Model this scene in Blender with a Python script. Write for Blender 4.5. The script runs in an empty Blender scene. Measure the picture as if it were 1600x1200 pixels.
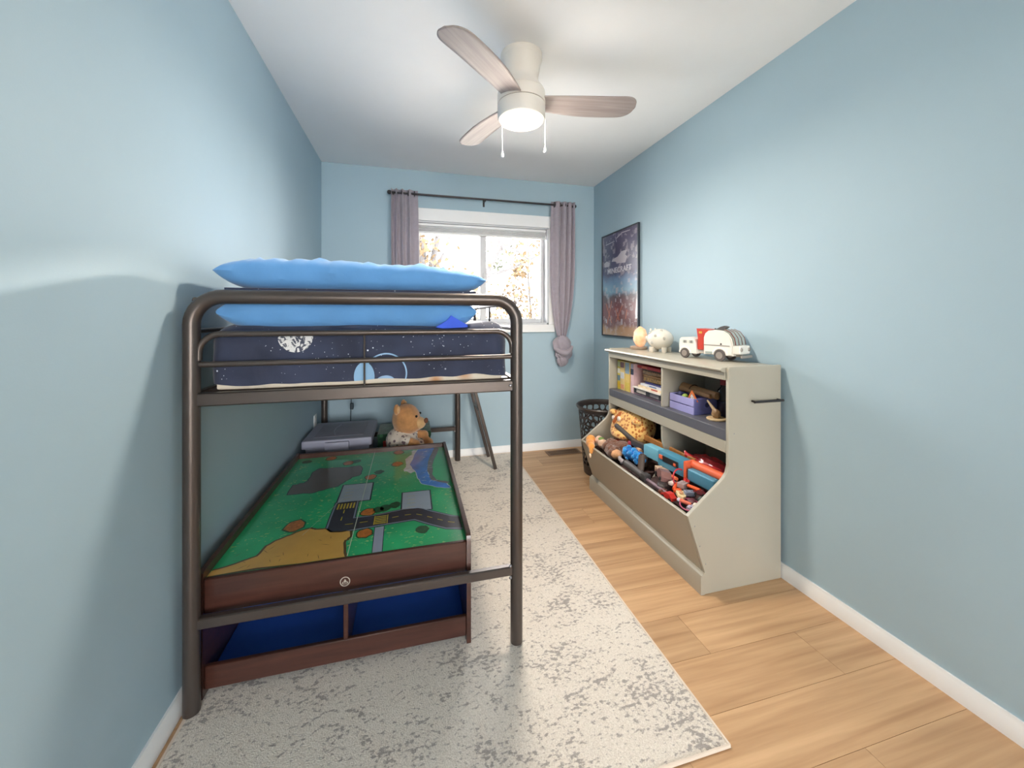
import bpy, bmesh, math, random
from mathutils import Vector, Matrix, noise
random.seed(7)
sc = bpy.context.scene
COL = sc.collection
PI = math.pi

# ------------------------------------------------------------------ camera
YAW = math.atan(157.8 / 605)
cam = bpy.data.cameras.new('camera')
cam.sensor_width = 36.0
cam.sensor_fit = 'HORIZONTAL'
cam.lens = 605 / 1600 * 36
cam.shift_y = -(600 - 495) / 1600
cam.clip_start = 0.02
co = bpy.data.objects.new('camera', cam)
co.location = (0, 0, 1.21)
co.rotation_euler = (PI / 2, 0, -YAW)
COL.objects.link(co)
sc.camera = co

# ------------------------------------------------------------------ world, lights, exposure
w = bpy.data.worlds.new('sky')
sc.world = w
w.use_nodes = True
bg = w.node_tree.nodes['Background']
bg.inputs[0].default_value = (1.0, 0.985, 0.965, 1)
bg.inputs[1].default_value = 19.0

def light(name, kind, loc, energy, color, rot=(0, 0, 0), **k):
    l = bpy.data.lights.new(name, kind)
    l.energy = energy
    l.color = color
    for a, v in k.items():
        setattr(l, a, v)
    o = bpy.data.objects.new(name, l)
    o.location = loc
    o.rotation_euler = rot
    COL.objects.link(o)
    return o

light('sun', 'SUN', (0, 8, 6), 14.0, (1.0, 0.93, 0.82), (math.radians(-75.5), 0, math.radians(-20)), angle=math.radians(5.0))
pl = light('window_portal', 'AREA', (0.62, 3.47, 1.58), 1.0, (1, 1, 1), (-PI / 2, 0, 0), shape='RECTANGLE', size=1.2, size_y=0.9)
pl.data.cycles.is_portal = True
pl2 = light('fill_window_portal', 'AREA', (0.5, -4.09, 1.2), 1.0, (1, 1, 1), (PI / 2, 0, 0), shape='RECTANGLE', size=2.2, size_y=2.2)  # portal of the added hall window that supplies fill daylight
pl2.data.cycles.is_portal = True

vs = sc.view_settings
vs.view_transform = 'Standard'
vs.look = 'None'
vs.exposure = -0.12
vs.gamma = 1.0
vs.use_curve_mapping = False
sc.cycles.diffuse_bounces = 12
sc.cycles.max_bounces = 20
sc.cycles.transparent_max_bounces = 20
sc.cycles.caustics_reflective = False
sc.cycles.caustics_refractive = False
sc.cycles.sample_clamp_indirect = 40.0

# ------------------------------------------------------------------ materials
def lin(c):
    return tuple(((v / 255) / 12.92 if v / 255 <= 0.04045 else ((v / 255 + 0.055) / 1.055) ** 2.4) for v in c[:3]) + (1.0,)

class NT:
    def __init__(s, name):
        s.m = bpy.data.materials.new(name)
        s.m.use_nodes = True
        s.t = s.m.node_tree
        s.b = s.t.nodes['Principled BSDF']
        s.out = s.t.nodes['Material Output']
    def n(s, kind, **k):
        nd = s.t.nodes.new('ShaderNode' + kind)
        for a, v in k.items():
            if a.startswith('i_'):
                key = a[2:]
                nd.inputs[int(key) if key.isdigit() else key.replace('_', ' ')].default_value = v
            else:
                setattr(nd, a, v)
        return nd
    def l(s, a, ai, b, bi):
        s.t.links.new(a.outputs[ai], b.inputs[bi])
    def coord(s, scale=(1, 1, 1), loc=(0, 0, 0), src='Object'):
        tc = s.n('TexCoord')
        mp = s.n('Mapping')
        mp.inputs['Scale'].default_value = scale
        mp.inputs['Location'].default_value = loc
        s.l(tc, src, mp, 'Vector')
        return mp
    def noise(s, mp, scale, detail=3, rough=0.55):
        nd = s.n('TexNoise')
        nd.inputs['Scale'].default_value = scale
        nd.inputs['Detail'].default_value = detail
        nd.inputs['Roughness'].default_value = rough
        s.l(mp, 'Vector', nd, 'Vector')
        return nd
    def ramp(s, src, out, stops, interp='LINEAR'):
        r = s.n('ValToRGB')
        r.color_ramp.interpolation = interp
        e = r.color_ramp.elements
        while len(e) < len(stops):
            e.new(0.5)
        for q, (p, c) in zip(e, stops):
            q.position = p
            q.color = c if len(c) == 4 else tuple(c) + (1,)
        s.l(src, out, r, 'Fac')
        return r
    def mix(s, fac, a, b, mode='MIX'):
        m = s.n('MixRGB', blend_type=mode)
        for i, v in ((0, fac), (1, a), (2, b)):
            if isinstance(v, tuple) and len(v) == 2 and hasattr(v[0], 'outputs'):
                s.l(v[0], v[1], m, i)
            else:
                m.inputs[i].default_value = v
        return m
    def math(s, op, a, b=0.0, clamp=False):
        m = s.n('Math', operation=op, use_clamp=clamp)
        for i, v in ((0, a), (1, b)):
            if isinstance(v, tuple):
                s.l(v[0], v[1], m, i)
            else:
                m.inputs[i].default_value = v
        return m
    def bump(s, src, out, strength=0.2, dist=0.01):
        b = s.n('Bump')
        b.inputs['Strength'].default_value = strength
        b.inputs['Distance'].default_value = dist
        s.l(src, out, b, 'Height')
        s.l(b, 'Normal', s.b, 'Normal')
        return b
    def base(s, nd, out='Color'):
        s.l(nd, out, s.b, 'Base Color')

MATS = {}
def M(name, col=(128, 128, 128), rough=0.5, metal=0.0, var=0.08, vs_=6.0, bump=0.0, bs=60.0, coat=0.0, stretch=(1, 1, 1), sheen=0.0, spec=None):
    if name in MATS:
        return MATS[name]
    t = NT(name)
    t.b.inputs['Roughness'].default_value = rough
    t.b.inputs['Metallic'].default_value = metal
    if coat:
        t.b.inputs['Coat Weight'].default_value = coat
        t.b.inputs['Coat Roughness'].default_value = 0.06
    if sheen:
        t.b.inputs['Sheen Weight'].default_value = sheen
    if spec is not None:
        t.b.inputs['Specular IOR Level'].default_value = spec
    c = lin(col)
    mp = t.coord(stretch)
    n = t.noise(mp, vs_, 4)
    lo = tuple(v * (1 - var) for v in c[:3]) + (1,)
    hi = tuple(min(1, v * (1 + var)) for v in c[:3]) + (1,)
    t.base(t.ramp(n, 'Fac', [(0.3, lo), (0.7, hi)]))
    if bump:
        n2 = t.noise(mp, bs, 3)
        t.bump(n2, 'Fac', bump, 0.004)
    MATS[name] = t.m
    return t.m

def wood(name, a, b, rough=0.45, scale=(1, 14, 14), rnd=0.0, coat=0.0, bump=0.05):
    t = NT(name)
    t.b.inputs['Roughness'].default_value = rough
    if coat:
        t.b.inputs['Coat Weight'].default_value = coat
        t.b.inputs['Coat Roughness'].default_value = 0.1
    mp = t.coord(scale)
    oi = t.n('ObjectInfo')
    if rnd:
        cx = t.n('CombineXYZ')
        m = t.math('MULTIPLY', (oi, 'Random'), 37.0)
        for i in range(3):
            t.l(m, 0, cx, i)
        ad = t.n('VectorMath', operation='ADD')
        t.l(mp, 0, ad, 0); t.l(cx, 0, ad, 1)
        mp2 = ad
    else:
        mp2 = mp
    n = t.n('TexNoise'); n.inputs['Scale'].default_value = 2.2; n.inputs['Detail'].default_value = 6; n.inputs['Distortion'].default_value = 0.25
    t.l(mp2, 0, n, 'Vector')
    r = t.ramp(n, 'Fac', [(0.28, lin(a)), (0.72, lin(b))])
    if rnd:
        m2 = t.math('MULTIPLY', (oi, 'Random'), rnd)
        m3 = t.math('ADD', (m2, 0), 1 - rnd / 2)
        hs = t.n('HueSaturation')
        t.l(m3, 0, hs, 'Value'); t.l(r, 'Color', hs, 'Color')
        t.base(hs)
    else:
        t.base(r)
    t.bump(n, 'Fac', bump, 0.002)
    MATS[name] = t.m
    return t.m

wall_m = M('wall_paint', (163, 187, 200), 0.62, var=0.02, vs_=2, bump=0.05, bs=220)
ceil_m = M('ceiling_paint', (240, 240, 240), 0.85, var=0.015, vs_=3, bump=0.04, bs=150)
white_m = M('white_trim', (236, 237, 238), 0.4, var=0.02)
vinyl_m = M('window_vinyl', (204, 206, 210), 0.4, var=0.02)
hall_m = M('hall_paint', (225, 222, 214), 0.7, var=0.02)
plank_m = wood('oak_plank', (170, 132, 96), (208, 170, 130), 0.42, (0.7, 15, 15), rnd=0.16)
gap_m = M('floor_underlay', (132, 98, 68), 0.8)
bed_m = M('bronze_metal', (84, 76, 72), 0.32, metal=0.55, var=0.06, vs_=4)
cab_m = M('sage_grey_paint', (170, 165, 151), 0.33, var=0.02, vs_=3)
lip_m = M('charcoal_paint', (86, 88, 98), 0.5, var=0.05)
brown_m = wood('dark_cherry_wood', (58, 34, 28), (80, 48, 40), 0.3, (2, 22, 22), coat=0.25)
blade_m = wood('whitewashed_wood', (146, 134, 130), (176, 164, 160), 0.5, (1.5, 26, 26))
fan_m = M('fan_white', (226, 220, 212), 0.42, var=0.02)
curtain_m = M('mauve_grey_fabric', (158, 150, 160), 0.75, var=0.06, vs_=30, bump=0.25, bs=350, sheen=0.25)
black_m = M('black_plastic', (44, 42, 42), 0.45, var=0.1)
rod_m = M('rod_metal', (66, 62, 64), 0.35, metal=0.6)
tote_m = M('slate_plastic', (152, 153, 172), 0.45, var=0.05)
chrome_m = M('dull_metal', (150, 150, 155), 0.3, metal=0.9)
pillow_m = M('blue_cotton', (92, 150, 208), 0.8, var=0.06, vs_=8, bump=0.2, bs=40, sheen=0.3)
flap_m = M('royal_blue_cotton', (52, 92, 222), 0.7, var=0.06)
lens_t = NT('lit_lens')
lens_t.b.inputs['Base Color'].default_value = (1, 0.95, 0.88, 1)
lens_t.b.inputs['Emission Color'].default_value = (1.0, 0.90, 0.76, 1)
lens_t.b.inputs['Emission Strength'].default_value = 3.0
lens_m = lens_t.m

def glass_mat(name, tint=(1, 1, 1, 1), gloss=0.05):
    t = NT(name)
    tr = t.n('BsdfTransparent'); tr.inputs[0].default_value = tint
    gl = t.n('BsdfGlossy'); gl.inputs['Roughness'].default_value = 0.02
    fr = t.n('Fresnel'); fr.inputs['IOR'].default_value = 1.4
    mx = t.n('MixShader')
    t.l(fr, 0, mx, 0); t.l(tr, 0, mx, 1); t.l(gl, 0, mx, 2)
    t.l(mx, 0, t.out, 'Surface')
    return t.m
glass_m = glass_mat('window_glass')
clear_m = glass_mat('clear_plastic', (0.72, 0.72, 0.78, 1))

def rug_mat():
    t = NT('rug_pile')
    t.b.inputs['Roughness'].default_value = 0.95
    t.b.inputs['Sheen Weight'].default_value = 0.2
    mp = t.coord((1, 1, 1))
    patch = t.noise(mp, 4.2, 4, 0.7)
    mp2 = t.coord((58, 88, 1))
    fl = t.noise(mp2, 1.0, 3, 0.6)
    mp3 = t.coord((1, 1, 1), (3, 1, 0))
    wv = t.n('TexWave', wave_type='BANDS', bands_direction='Y')
    wv.inputs['Scale'].default_value = 3.4; wv.inputs['Distortion'].default_value = 14.0; wv.inputs['Detail'].default_value = 2.5; wv.inputs['Detail Scale'].default_value = 1.3
    t.l(mp3, 0, wv, 'Vector')
    lines = t.ramp(wv, 'Fac', [(0.86, (0, 0, 0)), (0.98, (1, 1, 1))])
    pm = t.ramp(patch, 'Fac', [(0.46, (0, 0, 0)), (0.66, (1, 1, 1))])
    sm = t.math('MULTIPLY', (pm, 0), 0.15)
    s2 = t.math('MULTIPLY', (lines, 0), 0.085)
    s3 = t.math('ADD', (sm, 0), (s2, 0))
    s4 = t.math('ADD', (fl, 'Fac'), (s3, 0))
    dark = t.ramp(s4, 0, [(0.595, (0, 0, 0)), (0.70, (1, 1, 1))])
    dm = t.math('MULTIPLY', (dark, 0), 0.66)
    fine = t.noise(mp, 260, 2)
    cream = t.ramp(fine, 'Fac', [(0.3, lin((204, 194, 182))), (0.7, lin((232, 224, 214)))])
    mx = t.mix((dm, 0), (cream, 0), lin((112, 104, 104)))
    t.base(mx)
    t.bump(fine, 'Fac', 0.6, 0.006)
    return t.m
rug_m = rug_mat()

def space_mat():
    t = NT('space_print_cotton')
    t.b.inputs['Roughness'].default_value = 0.8
    t.b.inputs['Sheen Weight'].default_value = 0.2
    tc = t.n('TexCoord')
    n = t.n('TexNoise'); n.inputs['Scale'].default_value = 7; t.l(tc, 'Object', n, 'Vector')
    basec = t.ramp(n, 'Fac', [(0.3, lin((36, 42, 64))), (0.7, lin((52, 60, 86)))])
    cur = (basec, 0)
    for sc_, th, seed in ((34, 0.10, 0), (75, 0.13, 4), (15, 0.055, 9)):
        mp = t.n('Mapping'); mp.inputs['Location'].default_value = (seed, seed * 2, seed * 3)
        t.l(tc, 'Object', mp, 'Vector')
        v = t.n('TexVoronoi'); v.inputs['Scale'].default_value = sc_
        t.l(mp, 0, v, 'Vector')
        d = t.ramp(v, 'Distance', [(th * 0.6, (1, 1, 1)), (th, (0, 0, 0))])
        pn = t.n('TexNoise'); pn.inputs['Scale'].default_value = 5 + seed; t.l(mp, 0, pn, 'Vector')
        pm = t.ramp(pn, 'Fac', [(0.48, (0, 0, 0)), (0.56, (1, 1, 1))])
        f = t.math('MULTIPLY', (d, 0), (pm, 0))
        cur = (t.mix((f, 0), cur, lin((226, 232, 244))), 0)
    sx = t.n('SeparateXYZ'); t.l(tc, 'Object', sx, 'Vector')
    def disc(cx, cz, r0, r1, colr, cur, rin=None, sqx=1.0, zmax=1.16):
        dx = t.math('SUBTRACT', (sx, 0), cx); dz = t.math('SUBTRACT', (sx, 2), cz)
        if sqx != 1.0:
            dx = t.math('MULTIPLY', (dx, 0), sqx)
        a = t.math('MULTIPLY', (dx, 0), (dx, 0)); b = t.math('MULTIPLY', (dz, 0), (dz, 0))
        d = t.math('SQRT', (t.math('ADD', (a, 0), (b, 0)), 0))
        m = t.math('LESS_THAN', (d, 0), r1)
        if rin is not None:
            m = t.math('MULTIPLY', (m, 0), (t.math('GREATER_THAN', (d, 0), rin), 0))
        fy = t.math('LESS_THAN', (sx, 2), zmax)
        m = t.math('MULTIPLY', (m, 0), (fy, 0))
        return (t.mix((m, 0), cur, colr), 0)
    cn = t.n('TexNoise'); cn.inputs['Scale'].default_value = 55; cn.inputs['Distortion'].default_value = 1.5; t.l(tc, 'Object', cn, 'Vector')
    cr = t.ramp(cn, 'Fac', [(0.42, lin((70, 74, 90))), (0.5, lin((222, 222, 222)))])
    cur = disc(-0.368, 1.146, 0, 0.053, (cr, 0), cur)
    cur = disc(-0.085, 1.012, 0, 0.072, lin((150, 186, 220)), cur, rin=0.067)
    cur = disc(-0.155, 1.005, 0, 0.05, lin((138, 178, 214)), cur, sqx=1.5)
    cur = disc(-0.085, 0.985, 0, 0.022, lin((150, 180, 214)), cur, sqx=0.7)
    t.base(*cur)
    n2 = t.n('TexNoise'); n2.inputs['Scale'].default_value = 300; t.l(tc, 'Object', n2, 'Vector')
    t.bump(n2, 'Fac', 0.15, 0.002)
    return t.m
space_m = space_mat()

def spots_mat(name, base, spot, scale, th=(0.30, 0.42), inv=False):
    t = NT(name)
    t.b.inputs['Roughness'].default_value = 0.9
    t.b.inputs['Sheen Weight'].default_value = 0.4
    mp = t.coord()
    v = t.n('TexVoronoi', feature='F1'); v.inputs['Scale'].default_value = scale; t.l(mp, 0, v, 'Vector')
    r = t.ramp(v, 'Distance', [(th[0], lin(spot)), (th[1], lin(base))])
    t.base(r)
    n = t.noise(mp, 180, 2)
    t.bump(n, 'Fac', 0.5, 0.004)
    return t.m

# ------------------------------------------------------------------ geometry helpers
def add_box(bm, c, s, rot=None, bev=0.0, seg=1):
    r = bmesh.ops.create_cube(bm, size=1.0)
    vs = r['verts']
    bmesh.ops.scale(bm, vec=s, verts=vs)
    if bev:
        es = list({e for v in vs for e in v.link_edges})
        rr = bmesh.ops.bevel(bm, geom=es, offset=min(bev, 0.45 * min(s)), segments=seg, affect='EDGES', profile=0.7)
        vs = list(set(rr['verts']) | {v for v in vs if v.is_valid})
    if rot is not None:
        m = rot if isinstance(rot, Matrix) else Matrix.Rotation(rot, 4, 'Z')
        bmesh.ops.transform(bm, matrix=m, verts=vs)
    bmesh.ops.translate(bm, vec=c, verts=vs)
    return vs

def bx(bm, x0, x1, y0, y1, z0, z1, bev=0.0, seg=1):
    return add_box(bm, ((x0 + x1) / 2, (y0 + y1) / 2, (z0 + z1) / 2), (abs(x1 - x0), abs(y1 - y0), abs(z1 - z0)), None, bev, seg)

def add_sphere(bm, c, r, s=(1, 1, 1), rot=None, u=16, v=10):
    q = bmesh.ops.create_uvsphere(bm, u_segments=u, v_segments=v, radius=r)['verts']
    bmesh.ops.scale(bm, vec=s, verts=q)
    if rot is not None:
        bmesh.ops.transform(bm, matrix=rot, verts=q)
    bmesh.ops.translate(bm, vec=c, verts=q)
    return q

def add_tube(bm, pts, rad, seg=12, caps=True):
    pts = [Vector(p) for p in pts]
    rs = rad if isinstance(rad, (list, tuple)) else [rad] * len(pts)
    rings = []
    up = None
    for i, p in enumerate(pts):
        d = (pts[min(i + 1, len(pts) - 1)] - pts[max(i - 1, 0)]).normalized()
        if up is None:
            up = Vector((0, 0, 1)) if abs(d.z) < 0.9 else Vector((1, 0, 0))
        a = up.cross(d)
        if a.length < 1e-5:
            a = Vector((1, 0, 0)).cross(d)
        a.normalize()
        b = d.cross(a).normalized()
        up = b
        rings.append([bm.verts.new(p + (a * math.cos(2 * PI * k / seg) + b * math.sin(2 * PI * k / seg)) * rs[i]) for k in range(seg)])
    for q in range(len(rings) - 1):
        for k in range(seg):
            bm.faces.new((rings[q][k], rings[q][(k + 1) % seg], rings[q + 1][(k + 1) % seg], rings[q + 1][k]))
    if caps:
        bm.faces.new(rings[0][::-1])
        bm.faces.new(rings[-1])

def add_lathe(bm, prof, c=(0, 0, 0), seg=32, cap=True):
    rings = []
    for r, z in prof:
        rings.append([bm.verts.new((c[0] + r * math.cos(2 * PI * k / seg), c[1] + r * math.sin(2 * PI * k / seg), c[2] + z)) for k in range(seg)])
    for q in range(len(rings) - 1):
        for k in range(seg):
            bm.faces.new((rings[q][k], rings[q][(k + 1) % seg], rings[q + 1][(k + 1) % seg], rings[q + 1][k]))
    if cap:
        bm.faces.new(rings[0][::-1])
        bm.faces.new(rings[-1])

def add_prism(bm, pts, axis, a, b):
    def P(p, t):
        return {'X': (t, p[0], p[1]), 'Y': (p[0], t, p[1]), 'Z': (p[0], p[1], t)}[axis]
    A = [bm.verts.new(P(p, a)) for p in pts]
    B = [bm.verts.new(P(p, b)) for p in pts]
    n = len(pts)
    bm.faces.new(A); bm.faces.new(B)
    for i in range(n):
        bm.faces.new((A[i], A[(i + 1) % n], B[(i + 1) % n], B[i]))

def mesh_of(bm, smooth=True, name='mesh'):
    bmesh.ops.recalc_face_normals(bm, faces=bm.faces)
    me = bpy.data.meshes.new(name)
    bm.to_mesh(me)
    bm.free()
    if smooth:
        me.polygons.foreach_set('use_smooth', [True] * len(me.polygons))
        try:
            me.set_sharp_from_angle(angle=math.radians(38))
        except Exception:
            pass
    return me

def obj(name, bm, mat, parent=None, loc=None, world=False, smooth=True, rot=None):
    if world and parent is not None:
        off = Vector(parent.location)
        if parent.parent is not None:
            off = off + Vector(parent.parent.location)
        bmesh.ops.translate(bm, vec=-off, verts=bm.verts)
    me = bm if isinstance(bm, bpy.types.Mesh) else mesh_of(bm, smooth, name)
    if mat is not None and len(me.materials) == 0:
        for m in (mat if isinstance(mat, (list, tuple)) else [mat]):
            me.materials.append(m)
    o = bpy.data.objects.new(name, me)
    COL.objects.link(o)
    if parent is not None:
        o.parent = parent
    if loc is not None:
        o.location = loc
    if rot is not None:
        o.rotation_euler = rot
    return o

def tag(o, label, cat, group=None):
    o['label'] = label
    o['category'] = cat
    if group:
        o['group'] = group
    return o

def thing(name, label, cat, loc=(0, 0, 0), rotz=0.0, group=None):
    o = bpy.data.objects.new(name, None)
    o.empty_display_size = 0.05
    COL.objects.link(o)
    o.location = loc
    o.rotation_euler = (0, 0, rotz)
    return tag(o, label, cat, group)

def struct(name, bm, mat, label=None, parent=None):
    o = obj(name, bm, mat, parent)
    if parent is None:
        o['kind'] = 'structure'
        if label:
            o['label'] = label
    return o

B = bmesh.new

# ------------------------------------------------------------------ room shell
XL, XR, YB, YF, ZC = -0.687, 1.675, 3.35, -0.42, 2.44
HY = -4.0                                    # far side of the unseen hall, set deep for even fill light
floor_bm = B(); bx(floor_bm, XL - 0.1, XR + 0.1, HY, YB + 0.12, -0.06, -0.012)
floor = struct('floor', floor_bm, gap_m, 'light oak plank floor of the bedroom')
row, y = 0, YB
W_, G_ = 0.182, 0.0006
while y > HY:
    y0 = max(y - W_, HY)
    off = (0.0, 0.71, 0.33, 1.02, 0.52)[row % 5]
    x = XL - off
    while x < XR:
        a, b = max(x, XL), min(x + 1.22, XR)
        if b - a > 0.02:
            p = B(); bx(p, a + G_, b - G_, y0 + G_, y - G_, -0.012, 0.0)
            o = obj('plank', p, plank_m, floor, smooth=False)
        x += 1.22
    y = y0
    row += 1

cb = B(); bx(cb, XL - 0.1, XR + 0.1, HY, YB + 0.12, ZC, ZC + 0.08)
struct('ceiling', cb, ceil_m, 'white painted ceiling above the fan')
lb = B(); bx(lb, XL - 0.1, XL, HY, YB, 0, ZC)
struct('wall_left', lb, wall_m, 'blue painted wall beside the loft bed')
rb = B(); bx(rb, XR, XR + 0.1, HY, YB, 0, ZC)
struct('wall_right', rb, wall_m, 'blue painted wall behind the bookcase and poster')
WX0, WX1, WZ0, WZ1 = 0.03, 1.216, 1.14, 2.02
wb = B()
bx(wb, XL - 0.1, WX0, YB, YB + 0.14, 0, ZC); bx(wb, WX1, XR + 0.1, YB, YB + 0.14, 0, ZC)
bx(wb, WX0, WX1, YB, YB + 0.14, 0, WZ0); bx(wb, WX0, WX1, YB, YB + 0.14, WZ1, ZC)
struct('wall_back', wb, wall_m, 'blue painted wall with the window')
DX0, DX1, DZ = -0.60, 1.55, 2.28          # opening to the unseen hall, widened to let in fill light
fb = B()
bx(fb, XL, DX0, YF - 0.1, YF, 0, ZC); bx(fb, DX1, XR, YF - 0.1, YF, 0, ZC); bx(fb, DX0, DX1, YF - 0.1, YF, DZ, ZC)
struct('wall_front', fb, wall_m, 'blue painted wall with the doorway widened for fill light')
hb = B()
HX0, HX1, HZ0, HZ1 = -0.60, 1.60, 0.10, 2.30      # window added in the unseen hall as a source of fill daylight
bx(hb, XL - 0.1, HX0, HY - 0.1, HY, 0, ZC); bx(hb, HX1, XR + 0.1, HY - 0.1, HY, 0, ZC)
bx(hb, HX0, HX1, HY - 0.1, HY, 0, HZ0); bx(hb, HX0, HX1, HY - 0.1, HY, HZ1, ZC)
struct('wall_hall', hb, hall_m, 'pale unseen hall wall holding the added fill window')
t1 = B()
for x0, x1 in ((DX0 - 0.06, DX0), (DX1, DX1 + 0.06)):
    bx(t1, x0, x1, YF - 0.115, YF + 0.015, 0, DZ, 0.004)
bx(t1, DX0 - 0.06, DX1 + 0.06, YF - 0.115, YF + 0.015, DZ, DZ + 0.07, 0.004)
struct('trim_1', t1, white_m, 'white casing of the doorway widened for fill light')
def baseboard(name, pts_fn, label):
    b = B(); pts_fn(b)
    struct(name, b, white_m, label)
BBZ = 0.066
def bb_prof(b, axis, a, c, base, sgn):
    pr = [(base, 0), (base + sgn * 0.014, 0), (base + sgn * 0.014, 0.046), (base + sgn * 0.009, 0.054), (base + sgn * 0.007, BBZ), (base, BBZ)]
    add_prism(b, pr, axis, a, c)
baseboard('baseboard_back', lambda b: bb_prof(b, 'X', XL, XR, YB, -1), 'white baseboard under the window wall')
baseboard('baseboard_left', lambda b: bb_prof(b, 'Y', YF, YB - 0.014, XL, 1), 'white baseboard along the bed wall')
baseboard('baseboard_right', lambda b: bb_prof(b, 'Y', YF, YB - 0.014, XR, -1), 'white baseboard along the bookcase wall')

# window
wc = B()
CX0, CX1, CZ0, CZ1 = -0.03, 1.275, 1.07, 2.125
bx(wc, CX0, CX1, YB - 0.018, YB, WZ1, CZ1, 0.003); bx(wc, CX0, CX1, YB - 0.018, YB, CZ0, WZ0, 0.003)
bx(wc, CX0, WX0, YB - 0.018, YB, WZ0, WZ1, 0.003); bx(wc, WX1, CX1, YB - 0.018, YB, WZ0, WZ1, 0.003)
win = struct('window_1', wc, white_m, 'white framed sliding window with two panes')
jb = B()
bx(jb, WX0, WX0 + 0.012, YB, YB + 0.14, WZ0, WZ1); bx(jb, WX1 - 0.012, WX1, YB, YB + 0.14, WZ0, WZ1)
bx(jb, WX0, WX1, YB, YB + 0.14, WZ0, WZ0 + 0.014); bx(jb, WX0, WX1, YB, YB + 0.14, WZ1 - 0.012, WZ1)
obj('jamb', jb, vinyl_m, win)
WM = 0.623
def sash(x0, x1, yy, l, r):
    s = B()
    z0, z1 = WZ0 + 0.014, WZ1 - 0.012
    bx(s, x0, x0 + l, yy, yy + 0.03, z0, z1, 0.003); bx(s, x1 - r, x1, yy, yy + 0.03, z0, z1, 0.003)
    bx(s, x0 + l, x1 - r, yy, yy + 0.03, z0, z0 + 0.04, 0.003); bx(s, x0 + l, x1 - r, yy, yy + 0.03, z1 - 0.04, z1, 0.003)
    o = obj('sash', s, vinyl_m, win)
    g = B(); bx(g, x0 + l, x1 - r, yy + 0.013, yy + 0.017, z0 + 0.04, z1 - 0.04)
    obj('pane', g, glass_m, o)
sash(WX0 + 0.012, WM + 0.028, YB + 0.055, 0.03, 0.056)
sash(WM - 0.03, WX1 - 0.012, YB + 0.09, 0.056, 0.026)
lk = B(); bx(lk, WM - 0.004, WM + 0.010, YB + 0.04, YB + 0.055, 1.52, 1.60, 0.003)
obj('latch', lk, vinyl_m, win)
w2 = B()
bx(w2, HX0 - 0.05, HX1 + 0.05, HY - 0.001, HY + 0.018, HZ1, HZ1 + 0.06, 0.003); bx(w2, HX0 - 0.05, HX1 + 0.05, HY - 0.001, HY + 0.018, HZ0 - 0.06, HZ0, 0.003)
bx(w2, HX0 - 0.05, HX0, HY - 0.001, HY + 0.018, HZ0, HZ1, 0.003); bx(w2, HX1, HX1 + 0.05, HY - 0.001, HY + 0.018, HZ0, HZ1, 0.003)
fill_win = struct('fill_window', w2, white_m, 'white framed window added unseen in the hall for fill daylight')
mu = B(); bx(mu, 0.48, 0.52, HY - 0.07, HY - 0.03, HZ0, HZ1, 0.003); obj('mullion', mu, white_m, fill_win)
for gx0, gx1 in ((HX0, 0.48), (0.52, HX1)):
    g = B(); bx(g, gx0, gx1, HY - 0.052, HY - 0.048, HZ0, HZ1); obj('pane', g, glass_m, fill_win)
# raised shade
bl = thing('window_shade', 'white pleated shade raised to the top of the window', 'window shade', (0.62, YB + 0.03, WZ1 - 0.10))
hbm = B(); bx(hbm, -0.578, 0.578, -0.022, 0.022, 0.062, 0.086, 0.004)
shade_m = M('shade_fabric', (214, 214, 216), 0.8, var=0.02)
obj('headrail', hbm, white_m, bl)
for k in range(4):
    pb = B(); bx(pb, -0.574, 0.574, -0.02, 0.02, 0.016 + k * 0.0115, 0.0265 + k * 0.0115, 0.004)
    obj('pleat', pb, shade_m, bl)
rbm = B(); bx(rbm, -0.576, 0.576, -0.021, 0.021, 0.0, 0.015, 0.004)
obj('bottom_rail', rbm, white_m, bl)

# wall outlet, floor vent
ou = thing('wall_outlet', 'white electrical outlet on the blue wall behind the grey tote', 'outlet', (XL, 3.13, 0.43))
ob_ = B(); bx(ob_, 0, 0.006, -0.036, 0.036, -0.058, 0.058, 0.003); obj('plate', ob_, white_m, ou)
for s in (-1, 1):
    so = B(); bx(so, 0.006, 0.009, -0.017, 0.017, s * 0.024 - 0.014, s * 0.024 + 0.014, 0.002); obj('socket', so, M('socket_white', (220, 220, 218), 0.4), ou)
ve = thing('floor_vent', 'brown slotted floor vent near the back wall', 'vent', (1.315, 3.225, 0.0))
vent_m = M('vent_brown', (132, 104, 80), 0.5, metal=0.2)
vb = B()
bx(vb, -0.155, 0.155, -0.062, -0.048, 0, 0.006, 0.001); bx(vb, -0.155, 0.155, 0.048, 0.062, 0, 0.006, 0.001)
bx(vb, -0.155, -0.138, -0.048, 0.048, 0, 0.006, 0.001); bx(vb, 0.138, 0.155, -0.048, 0.048, 0, 0.006, 0.001)
obj('frame', vb, vent_m, ve)
vd = B(); bx(vd, -0.138, 0.138, -0.048, 0.048, 0.0002, 0.0012); obj('well', vd, M('vent_dark', (60, 46, 36), 0.8), ve)
for k in range(17):
    s = B(); bx(s, -0.131 + k * 0.0164 - 0.003, -0.131 + k * 0.0164 + 0.003, -0.048, 0.048, 0.0012, 0.0052); obj('slat', s, vent_m, ve)
cvb = B(); bx(cvb, -0.138, 0.138, -0.003, 0.003, 0.0012, 0.0056); obj('slat', cvb, vent_m, ve)

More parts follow.
